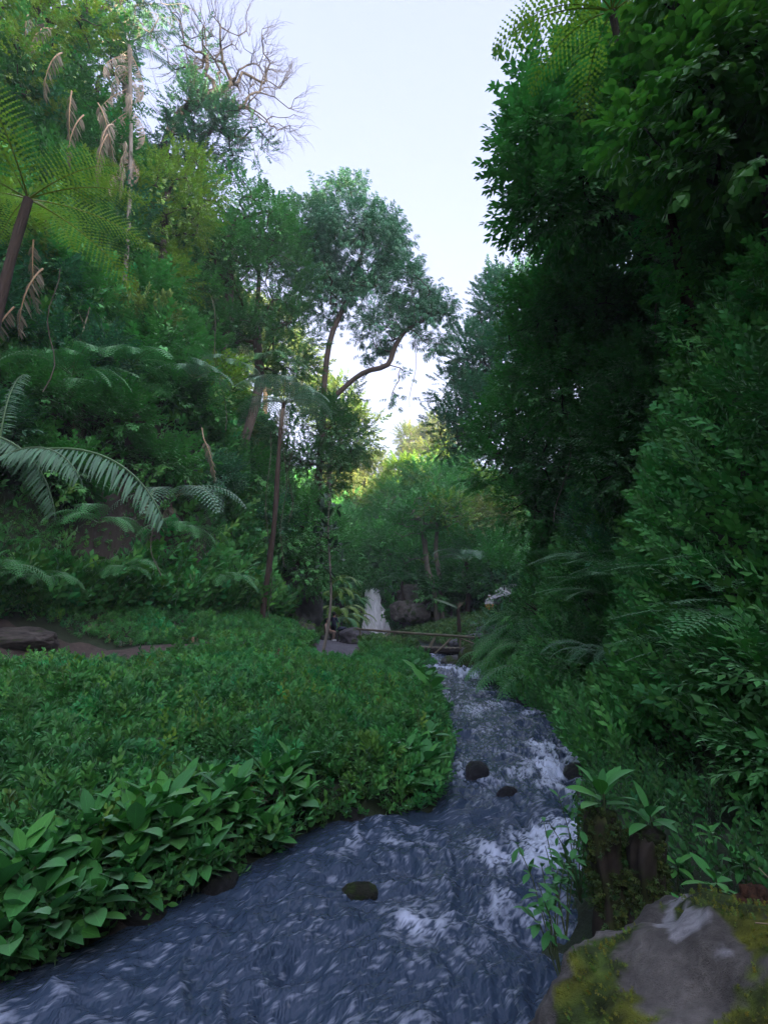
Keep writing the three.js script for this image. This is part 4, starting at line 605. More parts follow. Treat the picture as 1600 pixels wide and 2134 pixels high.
// sword ferns on the bank below the waterfall
for (const [u, v, D] of [[695, 1250, 38], [705, 1285, 36], [722, 1262, 41], [690, 1220, 37], [712, 1230, 42], [700, 1305, 34.5], [728, 1300, 41]]) { const p = spot(u, v, D); fernClump('bright drooping ferns on the bank beside the waterfall', p, 11, 2.5, rnd() < 0.5 ? M.fernLime : M.fern, 'drooping ferns beside the waterfall', FROND.sword, 1.0, 4.5); }
{ const list = [[560, 900, 20.2, 560, 1290], [595, 900, 20.5, 588, 1180], [610, 900, 21, 602, 1090], [440, 620, 19, 470, 900], [120, 560, 12, 95, 820], [300, 1030, 14, 330, 1200], [870, 660, 26, 856, 850]]; for (const [u, v, D, u2, v2] of list) { const a = spot(u, v, D), b = spot(u2, v2, D - 0.4), mb = new Mb(); mb.tube(bend(10, t => a.clone().lerp(b, t).add(V(0.12 * Math.sin(t * 9 + u), 0, 0.1 * Math.sin(t * 7)))), Array(10).fill(0.013), 5); tag(part('hanging_vine', mb.geo(), M.bark, scene), 'thin brown vine dangling from the trees of the slope', 'vine', 'vines dangling on the slope'); } }
// ---------------------------------------------------------------- the right side
seed(121);
tree({ label: 'overhanging tree with rounded leaves cut out against the sky', base: A(6.2, 9.5), trunk: [spot(1480, 700, 9.2), spot(1380, 520, 9), spot(1280, 420, 9), spot(1180, 330, 9)], r: 0.22, lobes: [lobe(1125, 190, 9, 45, 45), lobe(1240, 90, 9.5, 40, 50), lobe(1100, 320, 9, 36, 70), lobe(1180, 270, 9.3, 90, 90), lobe(1110, 440, 9, 44, 50), lobe(1200, 420, 9.2, 100, 70), lobe(1260, 250, 9.5, 90, 110), lobe(1330, 400, 9.5, 90, 80)], clumps: 260, per_: 14, geo: SP_.broad, m: M.mid, bark: M.barkDark, size: 1.45, clump: 0.28, vary: 0.25 });
tree({ label: 'tree with large heart-shaped leaves hanging in from above', base: A(4.6, 5.2), trunk: [spot(1620, 700, 5.4), spot(1600, 350, 5.6), spot(1500, 120, 5.6), spot(1420, 40, 5.6)], r: 0.1, lobes: [lobe(1470, 20, 5.6, 110, 60), lobe(1400, 130, 5.7, 40, 60), lobe(1400, 240, 5.6, 80, 60), lobe(1340, 285, 5.5, 40, 20), lobe(1500, 180, 5.4, 110, 90), lobe(1560, 330, 5.4, 80, 80), lobe(1450, 330, 5.6, 60, 50)], clumps: 110, per_: 7, geo: SP_.heart, m: leafMat(0.09, 0.33, 0.03, 0.5, 0.05), bark: M.barkDark, size: 0.8, clump: 0.26, up: 0 });
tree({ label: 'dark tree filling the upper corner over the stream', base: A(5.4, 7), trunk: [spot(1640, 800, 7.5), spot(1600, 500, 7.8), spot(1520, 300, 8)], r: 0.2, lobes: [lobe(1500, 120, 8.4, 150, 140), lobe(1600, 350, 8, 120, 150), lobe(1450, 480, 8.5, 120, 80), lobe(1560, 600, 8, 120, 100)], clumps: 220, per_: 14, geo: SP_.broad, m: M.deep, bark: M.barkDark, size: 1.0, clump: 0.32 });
const canopyFern = treeFern('tree fern with backlit fronds hanging from the overhanging canopy', A(4.4, 6.8), spot(1275, 25, 6.4), 0.07, 12, 1.9, M.fernLime, null, FROND.bold);
{ const b = canopyFern.position, t = spot(1275, 25, 6.4), list = []; for (let k = 0; k < 420; k++) { const q = rr(0.05, 0.9), p = t.clone().sub(b).multiplyScalar(q).add(V(gauss() * 0.22, gauss() * 0.2, gauss() * 0.22)); list.push({ m: xf(p, V(gauss(), 0.2 + gauss() * 0.6, gauss()), V(0, 1, 0), rr(0.7, 1.1), rr(-0.5, 0.5)), c: tone(0.25, 0.2) }); } mass('creeper', [SP_.broad[0]], M.mid, list, canopyFern); }
// two unseen trees added beside and behind the camera to shade the wall
tree({ label: 'added tree out of view on the near bank whose crown shades the wall', base: A(6.6, 2.2), trunk: [V(6.4, 6, -2), V(6.0, 10, -1.6), V(5.6, 12.5, -1.2)], r: 0.25, lobes: [{ c: V(6.2, 11.5, -2.5), r: [2.4, 1.6, 2.6] }, { c: V(7.4, 13.2, -0.8), r: [2.0, 1.4, 2.2] }, { c: V(8.2, 10, -4), r: [2, 1.8, 2] }], clumps: 150, per_: 14, geo: SP_.broad, m: M.mid, size: 1.5, clump: 0.55 });
tree({ label: 'added unseen tree on the bank behind the camera that shades the wall', base: A(6.4, -3), trunk: [V(6.4, 6, 3.2), V(6.0, 9, 3.6), V(5.6, 11.5, 3.8)], r: 0.25, lobes: [{ c: V(6.2, 10.5, 3.5), r: [2.4, 1.8, 2.6] }, { c: V(7.6, 12.3, 4.6), r: [2.2, 1.4, 2.2] }], clumps: 120, per_: 14, geo: SP_.broad, m: M.mid, size: 1.5, clump: 0.55 });
tree({ label: 'bushy tree on the shaded wall below the overhanging tree', base: A(5.6, 12.5), trunk: [spot(1300, 900, 12.5), spot(1260, 760, 12.3), spot(1220, 640, 12)], r: 0.2, lobes: [lobe(1110, 600, 12, 50, 60), lobe(1180, 660, 12, 100, 90), lobe(1110, 720, 12, 55, 70), lobe(1270, 560, 12, 100, 70), lobe(1200, 800, 12, 100, 80), lobe(1330, 700, 12, 110, 110)], clumps: 240, per_: 14, geo: SP_.broad, m: M.mid, bark: M.barkDark, size: 1.1, clump: 0.38 });
tree({ label: 'bright green tree leaning over the stream before the shelter', base: A(5.2, 18), trunk: [spot(1160, 1150, 18), spot(1120, 1020, 18), spot(1080, 930, 18)], r: 0.16, lobes: [lobe(1060, 900, 18, 60, 60), lobe(1030, 975, 18, 55, 45), lobe(1090, 830, 18, 60, 60), lobe(1130, 950, 18, 60, 90), lobe(1100, 1060, 17, 60, 60)], clumps: 190, per_: 14, geo: SP_.broad, m: M.mid, size: 1.2, clump: 0.4 });
tree({ label: 'large blue-green tree down the valley on the shelter side', base: A(11.5, 31), trunk: [spot(1090, 1000, 31), spot(1060, 850, 31), spot(1030, 720, 31)], r: 0.34, lobes: [lobe(1035, 640, 31, 45, 60), lobe(1070, 590, 31.5, 40, 30), lobe(985, 740, 30.5, 48, 50), lobe(1040, 760, 30, 60, 70), lobe(950, 820, 30, 40, 40), lobe(935, 900, 30, 30, 55), lobe(990, 860, 29.5, 50, 60)], clumps: 260, per_: 15, geo: SP_.fine, m: M.teal, size: 1.7, clump: 0.65 });
tree({ label: 'dark tree behind the overhanging one, leaning to the stream', base: A(7.6, 15), trunk: [spot(1330, 700, 15.5), spot(1250, 640, 15), spot(1150, 560, 15)], r: 0.2, lobes: [lobe(1140, 545, 15, 50, 40), lobe(1220, 520, 15, 80, 50), lobe(1300, 560, 15, 80, 60), lobe(1110, 640, 16, 40, 50), lobe(1190, 670, 16.5, 90, 80), lobe(1150, 780, 17, 80, 80), lobe(1160, 950, 16, 80, 90)], clumps: 260, per_: 14, geo: SP_.broad, m: M.deep, bark: M.barkDark, size: 1.15, clump: 0.42 });
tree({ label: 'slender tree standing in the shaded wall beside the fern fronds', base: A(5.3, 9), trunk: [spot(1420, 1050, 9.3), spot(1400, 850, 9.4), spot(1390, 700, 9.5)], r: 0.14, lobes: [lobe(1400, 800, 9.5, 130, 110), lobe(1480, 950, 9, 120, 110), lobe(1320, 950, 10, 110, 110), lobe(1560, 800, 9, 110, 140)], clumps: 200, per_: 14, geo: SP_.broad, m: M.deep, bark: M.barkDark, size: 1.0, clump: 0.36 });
// shrubs on the shaded wall
seed(131);
for (let k = 0; k < 58; k++) { const D = rr(3.5, 23), x = pl(FR, D) + rr(-0.1, 4.2), q = kinds[[0, 1, 0, 3, 1, 0][k % 6]], n = slopeN(x, D, 0.5), w = rr(0.45, 1.2) * (D < 7 ? 0.7 : 1); shrub('wall_shrub', q[2].replace(' on the slope', '') + ' on the shaded wall over the stream', A(x, D), w * 1.4, w, 280, q[0], q[1], q[0] === SP_.weed ? 0.8 : 0.78, q[2].replace(' on the slope', '').replace('shrub', 'shrubs') + ' on the shaded wall', 0.28, V(n.x * 0.8, 0.8, n.z * 0.8).normalize()); }
// ferns hanging to the water's edge and out of the wall
for (const [u, v, D, L] of [[1050, 1385, 17, 2.2], [1085, 1400, 15.5, 2.2], [1062, 1345, 18, 2.0], [1120, 1410, 14, 2.0], [1075, 1350, 16.5, 2.2], [1110, 1360, 15, 2.2], [1150, 1420, 12.8, 1.8], [1085, 1290, 18, 2.0], [1100, 1310, 16.5, 2.0]]) { const p = spot(u, v, D); fernClump('fern with long fronds drooping towards the water at the foot of the wall', p.add(V(0.25, 0, 0)), 9, L, rnd() < 0.6 ? M.fern : M.mid, 'ferns drooping over the water', FROND.hang, 2.6, 3.6); }
for (const [u, v, D, L] of [[1270, 1400, 8.2, 1.25], [1300, 1385, 8.0, 1.0]]) fernClump('single bright fern reaching out of the dark wall', spot(u, v, D), 5, L, leafMat(0.04, 0.2, 0.06, 0.35, 0.3), 'bright ferns reaching out of the dark wall', FROND.simple, 2.6, 2.6);
for (const [u, v, D, L] of [[1600, 1240, 5.6, 1.5], [1620, 1320, 5.2, 1.4], [1640, 1180, 6, 1.5], [1590, 1380, 5.6, 1.2], [1310, 1200, 9.5, 1.5], [1260, 1240, 10, 1.4], [1230, 1170, 11, 1.4]]) fernClump('broad fern with flat fronds spreading from the shaded wall', spot(u, v, D), 7, L * 1.1, M.fern, 'flat ferns on the shaded wall', FROND.flat, 2.9, 3.0);

{ const list = [[1380, 620, 9, 1340, 1000], [1450, 560, 8.6, 1480, 900], [1240, 760, 11.5, 1270, 1080], [1340, 1050, 9, 1400, 1170], [1540, 640, 7.6, 1500, 1050], [1180, 800, 12, 1165, 1090]]; for (const [u, v, D, u2, v2] of list) { const a = spot(u, v, D), b = spot(u2, v2, D - 0.9), mb = new Mb(); mb.tube(bend(12, t => a.clone().lerp(b, t).add(V(0.15 * Math.sin(t * 6 + u), -0.25 * Math.sin(Math.PI * t), 0.1 * Math.sin(t * 7)))), Array(12).fill(0.011), 5); tag(part('wall_vine', mb.geo(), M.bark, scene), 'thin vine trailing down the shaded wall over the stream', 'vine', 'vines on the shaded wall'); } }
// stumps on the near bank
seed(141);
function stump(label, u, vt, vb, D, r, lean) {
  const b = spot(u, vb, D).add(V(0, -0.2, 0)), t = spot(u + lean, vt, D), o = thing('mossy_stump', label, 'stump', b), mb = new Mb(), d = V().subVectors(t, b);
  mb.tube(bend(26, k => d.clone().multiplyScalar(k).add(V(0.02 * Math.sin(k * 6), 0, 0))), bend(26, k => r * (1.3 - 0.35 * k + 0.12 * Math.sin(k * 9)) * (k > 0.97 ? 0.75 : 1)), 22, 1, 0.3);
  const g = mb.geo(), P = g.attributes.position, C = g.attributes.color; for (let k = 0; k < P.count; k++) { if (P.getY(k) > d.y * 0.86) P.setY(k, P.getY(k) + 0.07 * fbm(P.getX(k) * 22 + u, P.getZ(k) * 22, 0.5, 3)); const m = sstep(-0.08, 0.12, fbm(P.getX(k) * 14, P.getY(k) * 9, P.getZ(k) * 14 + 0.5, 3)), q = 0.7 + 0.8 * fbm(P.getX(k) * 40, P.getY(k) * 40, P.getZ(k) * 40 + 0.5, 2); C.setXYZ(k, lerp(0.055, 0.06, m) * q, lerp(0.042, 0.075, m) * q, lerp(0.03, 0.016, m) * q); }
  part('wood', g, std(1, 1, 1, 0.95, { vertexColors: true, bumpMap: barkTex, bumpScale: 0.02 }), o);
  const cap = rockGeo(r * 0.85, 0.035, r * 0.85, 8, u, 0.3, greyRock(0.5, [0.06, 0.045, 0.03])); const c = part('broken_top', cap, rockMat, o); c.position.copy(d);
  const N = g.attributes.normal, list = []; for (let k = 0; k < P.count; k++) for (let z = 0; z < 2; z++) if (C.getY(k) > C.getX(k) * 0.95 && rnd() < 0.8) list.push({ m: xf(V(P.getX(k), P.getY(k), P.getZ(k)), V(N.getX(k) + gauss() * 0.5, N.getY(k) + 0.3 + gauss() * 0.4, N.getZ(k) + gauss() * 0.5), V(0, 1, 0), rr(0.16, 0.4), rr(0, 6)), c: tone(0.3, 0.3) });
  mass('moss', [SP_.cover[1]], leafMat(0.07, 0.13, 0.02, 0.2, 0), list, o);
  return d.add(b);
}
const s1 = stump('tall mossy stump with a broad-leaved plant growing on top', 1275, 1700, 1890, 3.25, 0.085, -20);
const s2 = stump('shorter mossy stump beside the taller one', 1340, 1740, 1890, 3.15, 0.085, 12);
bigLeafPlant('large-leaved plant growing out of the taller stump', s1, 0.72, 11, null, 0, 0.35); bigLeafPlant('small leafy plant growing out of the shorter stump', s2, 0.55, 9, null, 0, 0.35);
for (const [u, v, D, h] of [[1205, 1760, 3.5, 0.42], [1175, 1830, 3.2, 0.36], [1150, 1870, 3.1, 0.3], [1305, 1830, 3.3, 0.3], [1170, 1930, 2.8, 0.22]]) {
  const b = spot(u, v + 60, D); b.y = Math.min(b.y, 0.5); const o = thing('bank_weed', 'spindly weed with small pointed leaves beside the stumps', 'plant', b, 'weeds beside the stumps'), mb = new Mb(), list = [];
  for (let k = 0; k < 4; k++) { const e = V(gauss() * 0.16, h * rr(0.7, 1.2), gauss() * 0.1), mid = e.clone().multiplyScalar(0.5).add(V(gauss() * 0.02, 0.02, 0)); mb.tube([V(0, -0.15, 0), mid, e], [0.004, 0.003, 0.002], 5); for (let i = 0; i < 7; i++) { const t = rr(0.3, 1), l = part('leaf', BIG[i % 3], bigMats[1], o); l.position.copy(t < 0.5 ? mid.clone().multiplyScalar(t * 2) : mid.clone().lerp(e, t * 2 - 1)); l.quaternion.setFromRotationMatrix(frame(V(gauss(), rr(-0.4, 0.5), gauss()), V(0, 1, 0))); l.scale.setScalar(rr(0.16, 0.32)); } }
  part('stems', mb.geo(), M.stem, o);
}
for (const [u, v, D, s] of [[1480, 1800, 2.9, 0.8], [1420, 1850, 2.8, 0.6], [1540, 1760, 3.2, 0.7], [1400, 1760, 3.3, 0.55], [1560, 1850, 2.8, 0.6], [1470, 1700, 3.6, 0.6], [1540, 1650, 4, 0.7], [1410, 1640, 4.3, 0.6], [1590, 1700, 3.6, 0.7], [1500, 1560, 5, 0.7], [1380, 1560, 5.5, 0.6], [1320, 1500, 6.6, 0.7], [1450, 1480, 6, 0.7], [1560, 1500, 5.2, 0.8]]) { const p = spot(u, v, D); const x = p.x; const o = bigLeafPlant('leafy weed on the shaded near bank behind the boulder', V(x, Math.max(ground(x, D), p.y - 0.15), -D), s * 0.6, 10, 'weeds on the shaded near bank'); }
{ const o = part('brown_seed_head', rockGeo(0.055, 0.06, 0.05, 10, 4, 0.5, n => { const k = 0.7 + 0.8 * fbm(n.x * 9, n.y * 9, n.z * 9 + 0.5, 3); return [0.20 * k, 0.085 * k, 0.035 * k]; }), rockMat, scene); o.position.copy(spot(1575, 1880, 2.4)); tag(o, 'orange-brown withered fern tuft beside the boulder', 'dead leaf'); }

// ---------------------------------------------------------------- bridge, far bank and head of the valley
{
  const a = spot(795, 1346, 25.5), b = spot(1022, 1357, 20.6), o = thing('footbridge', 'narrow log footbridge with a bamboo handrail over the cascade', 'bridge', a), d = V().subVectors(b, a), side = V(-d.z, 0, d.x).normalize(); seed(151);
  for (let k = 0; k < 6; k++) { const mb = new Mb(), off = side.clone().multiplyScalar((k - 2.5) * 0.17), e0 = off.clone().addScaledVector(d, -rr(0, 0.05)), e1 = off.clone().addScaledVector(d, 1 + rr(0, 0.05)); mb.tube(bend(9, t => e0.clone().lerp(e1, t).add(V(0, -0.06 * Math.sin(Math.PI * t), 0))), bend(9, () => 0.115), 8, 1, 0.08); part('log', mb.geo(), M.barkDark, o); }
  for (let k = 0; k < 26; k++) { const mb = new Mb(), c = d.clone().multiplyScalar((k + 0.5) / 26).add(V(0, 0.10 - 0.06 * Math.sin(Math.PI * (k + 0.5) / 26), 0)); mb.tube([c.clone().addScaledVector(side, -0.55), c.clone().addScaledVector(side, 0.55)], [0.028, 0.028], 6); part('slat', mb.geo(), M.bamboo, o); }
  const pole = (p, q, r, n = 'pole', m = M.bamboo) => { const mb = new Mb(); mb.tube([p, p.clone().lerp(q, 0.5).add(V(0, -0.02, 0)), q], [r, r, r * 0.9], 7, 1, 0.05); return part(n, mb.geo(), m, o); };
  const L = (u, v, D) => spot(u, v, D).sub(a);
  pole(L(744, 1311, 27), L(1035, 1331, 20.3), 0.055, 'handrail'); pole(L(960, 1331, 21.6), L(1022, 1352, 20.5), 0.03, 'lower_rail');
  for (const [u, v, v2, D] of [[750, 1311, 1330, 26.9], [822, 1317, 1352, 25], [958, 1326, 1377, 21.8], [1008, 1312, 1356, 20.9]]) pole(L(u, v, D), L(u + 1, v2, D), 0.045, 'post');
  for (const [u, v, u2, v2, D] of [[812, 1318, 790, 1336, 25], [907, 1325, 885, 1378, 22.8], [940, 1330, 905, 1362, 22], [1003, 1332, 1020, 1350, 20.8], [905, 1330, 880, 1365, 23.4]]) pole(L(u, v, D), L(u2, v2, D - 0.2), 0.038, 'brace');
  const dark = new Mb(); const w0 = L(905, 1417, 18.3), w1 = L(990, 1424, 17.6); dark.tube([w0, w0.clone().lerp(w1, 0.5).add(V(0, 0.02, 0)), w1], [0.07, 0.08, 0.06], 8, 1, 0.1);
  const wo = part('sunken_log', dark.geo(), M.barkDark, scene); wo.position.copy(a); tag(wo, 'dark log lying across the stream below the cascade', 'log');
}
// snapped young palm with one bent leaf
{
  const b = A(spot(955, 1330, 27).x, 27), o = thing('snapped_palm', 'snapped palm stem with a single bent leaf beyond the bridge', 'palm', b), top = spot(955, 1268, 27).sub(b), mb = new Mb(); mb.tube(bend(8, t => top.clone().multiplyScalar(t).add(V(0.03 * Math.sin(t * 4), 0, 0))), bend(8, t => 0.13 - 0.04 * t), 8, 1, 0.2); part('trunk', mb.geo(), M.fernTrunk, o);
  const lf = new Mb(); leafInto(lf, 1.45, 0.26, 6, 0.25, 0.1); const l = part('leaf', lf.geo(), leafMat(0.10, 0.2, 0.06, 0.4, 0.2), o); l.position.copy(top); l.quaternion.setFromRotationMatrix(frame(V(-1, 0.42, 0.2), V(0.4, 1, 0.6)));
  for (const [x, y] of [[0.16, 0.35], [-0.12, 0.3], [0.4, 0.45], [0.05, 0.4]]) { const m = new Mb(); m.limb(top.clone(), top.clone().add(V(x, y, 0.05)), 0.035, 0.012, 5); part('leaf_stub', m.geo(), M.bamboo, o); }
}
// shelter of tarpaulins on poles
{
  const D = 37.5, b = A(spot(1048, 1280, D).x, D), o = thing('tarpaulin_shelter', 'shelter of white tarpaulins slung over poles beside the climbing path', 'shelter', b), L = (u, v, dd = 0) => spot(u, v, D + dd).sub(b); const tm = std(0.72, 0.74, 0.76, 0.55);
  const sheet = (name, c, m, sag) => { const mb = new Mb(), n = 12; for (let j = 0; j <= n; j++) for (let i = 0; i <= n; i++) { const s = i / n, t = j / n, p = c[0].clone().lerp(c[1], s).lerp(c[3].clone().lerp(c[2], s), t); p.y += -sag * Math.sin(Math.PI * s) * Math.sin(Math.PI * t) + 0.06 * fbm(s * 5, t * 5, 0.5, 3); p.z += 0.12 * fbm(s * 4 + 7, t * 4, 0.5, 3); mb.v(p.x, p.y, p.z); } for (let j = 0; j < n; j++) for (let i = 0; i < n; i++) { const q = j * (n + 1) + i; mb.q(q, q + 1, q + n + 2, q + n + 1); } part(name, mb.geo(), m, o); };
  sheet('roof_sheet', [L(1030, 1232), L(1050, 1219), L(1070, 1228), L(1060, 1242)], tm, -0.15); sheet('roof_sheet', [L(1036, 1220, 1), L(1074, 1216, 1), L(1082, 1226, 0.2), L(1056, 1222, 0)], tm, 0.05);
  sheet('roof_sheet', [L(1020, 1244), L(1048, 1231), L(1052, 1240, -0.8), L(1022, 1249, -0.8)], std(0.42, 0.41, 0.44, 0.6), 0.08); sheet('side_sheet', [L(1044, 1228, -0.3), L(1052, 1230, -0.3), L(1062, 1243, -0.5), L(1050, 1242, -0.5)], tm, 0.02); sheet('side_sheet', [L(1028, 1247), L(1044, 1246), L(1042, 1259), L(1028, 1259)], std(0.45, 0.47, 0.5, 0.6), 0.02);
  for (const [u, v, v2] of [[1037, 1230, 1276], [1022, 1246, 1276], [1062, 1240, 1276], [1050, 1221, 1270]]) { const mb = new Mb(); const p = L(u, v), q = L(u, v2 + 8); mb.tube([p, q], [0.045, 0.05], 7); part('pole', mb.geo(), M.barkDark, o); }
  { const mb = new Mb(); mb.tube([L(1020, 1247, -0.3), L(1050, 1243, -0.3)], [0.035, 0.035], 6); part('crossbar', mb.geo(), M.barkDark, o); }
}
// head of the valley
seed(161);
{
  const D = 43, b = A(spot(912, 1250, D).x, D);
  tree({ name: 'twin_stemmed_tree', label: 'twin-stemmed tree with bare pale lower trunks before the hazy hillside', base: b, trunk: [spot(903, 1225, D), spot(890, 1185, D), spot(885, 1130, D), spot(875, 1080, D)], r: 0.22, lobes: [lobe(860, 1080, D, 45, 30), lobe(900, 1060, D, 60, 35), lobe(850, 1165, D, 28, 16), lobe(830, 1110, D, 30, 24), lobe(940, 1090, D, 34, 24)], clumps: 90, per_: 6, geo: SP_.far, m: M.mid, bark: M.barkPale, size: 1.35, clump: 0.6 });
  tree({ name: 'twin_stemmed_tree', label: 'second pale stem rising beside the twin-stemmed tree', base: b.clone().add(V(0.4, 0, 0.2)), trunk: [spot(915, 1200, D), spot(908, 1150, D), spot(912, 1090, D)], r: 0.17, lobes: [lobe(925, 1060, D, 50, 30), lobe(960, 1075, D, 30, 20), lobe(905, 1180, D, 14, 16, 0.5, 0.6)], clumps: 50, per_: 6, geo: SP_.far, m: M.lime, bark: M.barkPale, size: 1.3, clump: 0.55 });
  treeFern('tree fern with flat pale crown behind the snapped palm', A(spot(972, 1250, 41).x, 41), spot(972, 1172, 41), 0.2, 10, 3.4, M.fernPale, null, FROND.arch, 3);
  treeFern('small tree fern on the rocks beside the waterfall', spot(835, 1275, 45), spot(838, 1212, 45), 0.14, 9, 2.6, M.fern, null, FROND.arch, 0);
}
const hill = [[725, 1150, 52, 45, 40, 'deep'], [690, 1160, 46, 40, 35, 'mid'], [740, 1115, 56, 50, 30, 'teal'], [800, 1140, 52, 40, 40, 'deep'], [765, 1185, 54, 24, 22, 'deep'], [830, 1060, 58, 50, 40, 'mid'], [815, 1030, 64, 45, 30, 'mid'], [850, 1000, 60, 50, 40, 'mid'], [900, 1010, 58, 50, 40, 'mid'], [860, 1180, 50, 40, 34, 'deep'], [960, 1040, 54, 44, 36, 'mid'], [1000, 1090, 50, 50, 40, 'olive'], [960, 1130, 50, 40, 34, 'mid'], [1020, 1150, 47, 50, 40, 'mid'], [1040, 1060, 52, 40, 36, 'mid'], [930, 970, 66, 44, 34, 'mid'], [980, 980, 64, 44, 34, 'teal'], [1010, 1020, 58, 44, 30, 'mid'], [740, 1035, 74, 50, 34, 'olive'], [700, 1065, 74, 40, 40, 'olive'], [780, 980, 76, 34, 30, 'olive'], [735, 985, 78, 40, 34, 'olive'], [700, 1000, 76, 36, 40, 'olive'], [775, 1060, 73, 40, 24, 'olive'], [810, 1090, 60, 40, 30, 'mid'], [880, 1110, 56, 44, 30, 'mid'], [672, 1180, 42, 30, 36, 'mid'], [825, 1200, 53, 18, 22, 'deep'], [985, 1205, 44, 36, 26, 'mid'], [940, 1215, 44, 26, 22, 'deep'], [1010, 1215, 42, 30, 24, 'mid'], [1040, 1190, 40, 30, 30, 'mid']];
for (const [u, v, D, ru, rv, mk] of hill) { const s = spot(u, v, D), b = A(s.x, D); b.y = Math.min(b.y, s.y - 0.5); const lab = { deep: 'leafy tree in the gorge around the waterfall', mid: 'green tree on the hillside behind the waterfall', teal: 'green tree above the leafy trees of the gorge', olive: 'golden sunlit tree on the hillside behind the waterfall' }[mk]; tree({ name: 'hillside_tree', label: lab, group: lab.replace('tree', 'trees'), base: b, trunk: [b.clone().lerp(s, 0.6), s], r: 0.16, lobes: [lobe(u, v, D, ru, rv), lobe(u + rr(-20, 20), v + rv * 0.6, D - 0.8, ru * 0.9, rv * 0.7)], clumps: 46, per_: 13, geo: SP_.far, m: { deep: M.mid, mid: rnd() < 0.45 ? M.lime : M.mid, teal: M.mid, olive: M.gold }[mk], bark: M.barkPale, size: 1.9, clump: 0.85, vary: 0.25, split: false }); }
// tall thin trees on the far ridge, catching the sun, whose golden tone is also in the leaf colour
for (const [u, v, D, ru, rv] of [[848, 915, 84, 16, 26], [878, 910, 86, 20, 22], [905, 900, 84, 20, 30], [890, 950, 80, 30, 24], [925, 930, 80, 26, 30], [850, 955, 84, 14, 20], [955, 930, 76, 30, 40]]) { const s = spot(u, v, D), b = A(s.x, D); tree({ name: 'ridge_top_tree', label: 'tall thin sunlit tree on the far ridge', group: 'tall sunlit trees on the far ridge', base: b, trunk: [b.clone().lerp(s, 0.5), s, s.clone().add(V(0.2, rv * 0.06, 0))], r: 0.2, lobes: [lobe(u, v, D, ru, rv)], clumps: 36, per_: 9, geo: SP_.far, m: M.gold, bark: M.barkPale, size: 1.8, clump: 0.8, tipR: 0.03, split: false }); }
// ---------------------------------------------------------------- people and the table
function bodyGeo(bones, size, colour, cell = 0.028) { // bones: [ax,ay,az,ra, bx,by,bz,rb]; one continuous skin
  const res = Math.ceil(size / cell), mc = new MarchingCubes(res, new THREE.MeshBasicMaterial(), true, true, 200000); mc.isolation = 0; const half = size / 2, k = 0.035;
  for (let z = 0; z < res; z++) for (let y = 0; y < res; y++) for (let x = 0; x < res; x++) {
    const px = (x / (res / 2) - 1) * half, py = (y / (res / 2) - 1) * half + half, pz = (z / (res / 2) - 1) * half; let d = 9;
    for (const [ax, ay, az, ra, bx, by, bz, rb] of bones) { const ux = bx - ax, uy = by - ay, uz = bz - az, t = clamp(((px - ax) * ux + (py - ay) * uy + (pz - az) * uz) / (ux * ux + uy * uy + uz * uz + 1e-9), 0, 1), e = Math.hypot(px - ax - ux * t, py - ay - uy * t, pz - az - uz * t) - lerp(ra, rb, t); const h = clamp(0.5 + 0.5 * (d - e) / k, 0, 1); d = lerp(d, e, h) - k * h * (1 - h); }
    mc.field[x + y * res + z * res * res] = -d;
  }
  mc.update(); const n = mc.count, P = mc.positionArray, N = mc.normalArray, pos = new Float32Array(n * 3), nor = new Float32Array(n * 3), col = new Float32Array(n * 3);
  for (let q = 0; q < n; q++) { const x = P[q * 3] * half, y = P[q * 3 + 1] * half + half, z = P[q * 3 + 2] * half; pos.set([x, y, z], q * 3); nor.set([N[q * 3], N[q * 3 + 1], N[q * 3 + 2]], q * 3); col.set(colour(x, y, z), q * 3); }
  const g = new THREE.BufferGeometry(); g.setAttribute('position', new THREE.BufferAttribute(pos, 3)); g.setAttribute('normal', new THREE.BufferAttribute(nor, 3)); g.setAttribute('color', new THREE.BufferAttribute(col, 3)); g.setIndex([...Array(n).keys()]); g.computeVertexNormals(); return smooth(g);
}
const SKIN = [0.32, 0.19, 0.12], HAIR = [0.012, 0.011, 0.010];
const hand = (x, y, z, dx, dy, dz) => { const o = [[x, y, z, 0.035, x + dx * 0.07, y + dy * 0.07, z + dz * 0.07, 0.034]]; for (let k = 0; k < 4; k++) { const s = (k - 1.5) * 0.018; o.push([x + dx * 0.07 + s * dz, y + dy * 0.07, z + dz * 0.07 + s, 0.011, x + dx * (0.14 - Math.abs(k - 1.3) * 0.012) + s * 1.3, y + dy * 0.14, z + dz * 0.14 + s * 1.3 + 0.015, 0.009]); } o.push([x, y, z + 0.03, 0.012, x + dx * 0.06 + 0.03, y + dy * 0.06, z + 0.06, 0.010]); return o; };
const standing = (elbowL, elbowR) => [
  [0, 1.55, 0.0, 0.098, 0, 1.47, 0.015, 0.075], [0, 1.40, 0, 0.055, 0, 1.32, 0, 0.07], // head, neck
  [-0.13, 1.30, 0, 0.075, 0.13, 1.30, 0, 0.075], [0, 1.25, 0, 0.15, 0, 0.95, 0, 0.125], [-0.08, 0.86, 0, 0.12, 0.08, 0.86, 0, 0.12],
  [-0.09, 0.84, 0, 0.095, -0.10, 0.46, 0.01, 0.062], [-0.10, 0.46, 0.01, 0.06, -0.11, 0.09, -0.01, 0.042], [-0.11, 0.05, -0.02, 0.042, -0.12, 0.035, 0.15, 0.035],
  [0.09, 0.84, 0, 0.095, 0.11, 0.46, 0.01, 0.062], [0.11, 0.46, 0.01, 0.06, 0.12, 0.09, -0.01, 0.042], [0.12, 0.05, -0.02, 0.042, 0.13, 0.035, 0.15, 0.035],
  ...elbowL, ...elbowR];
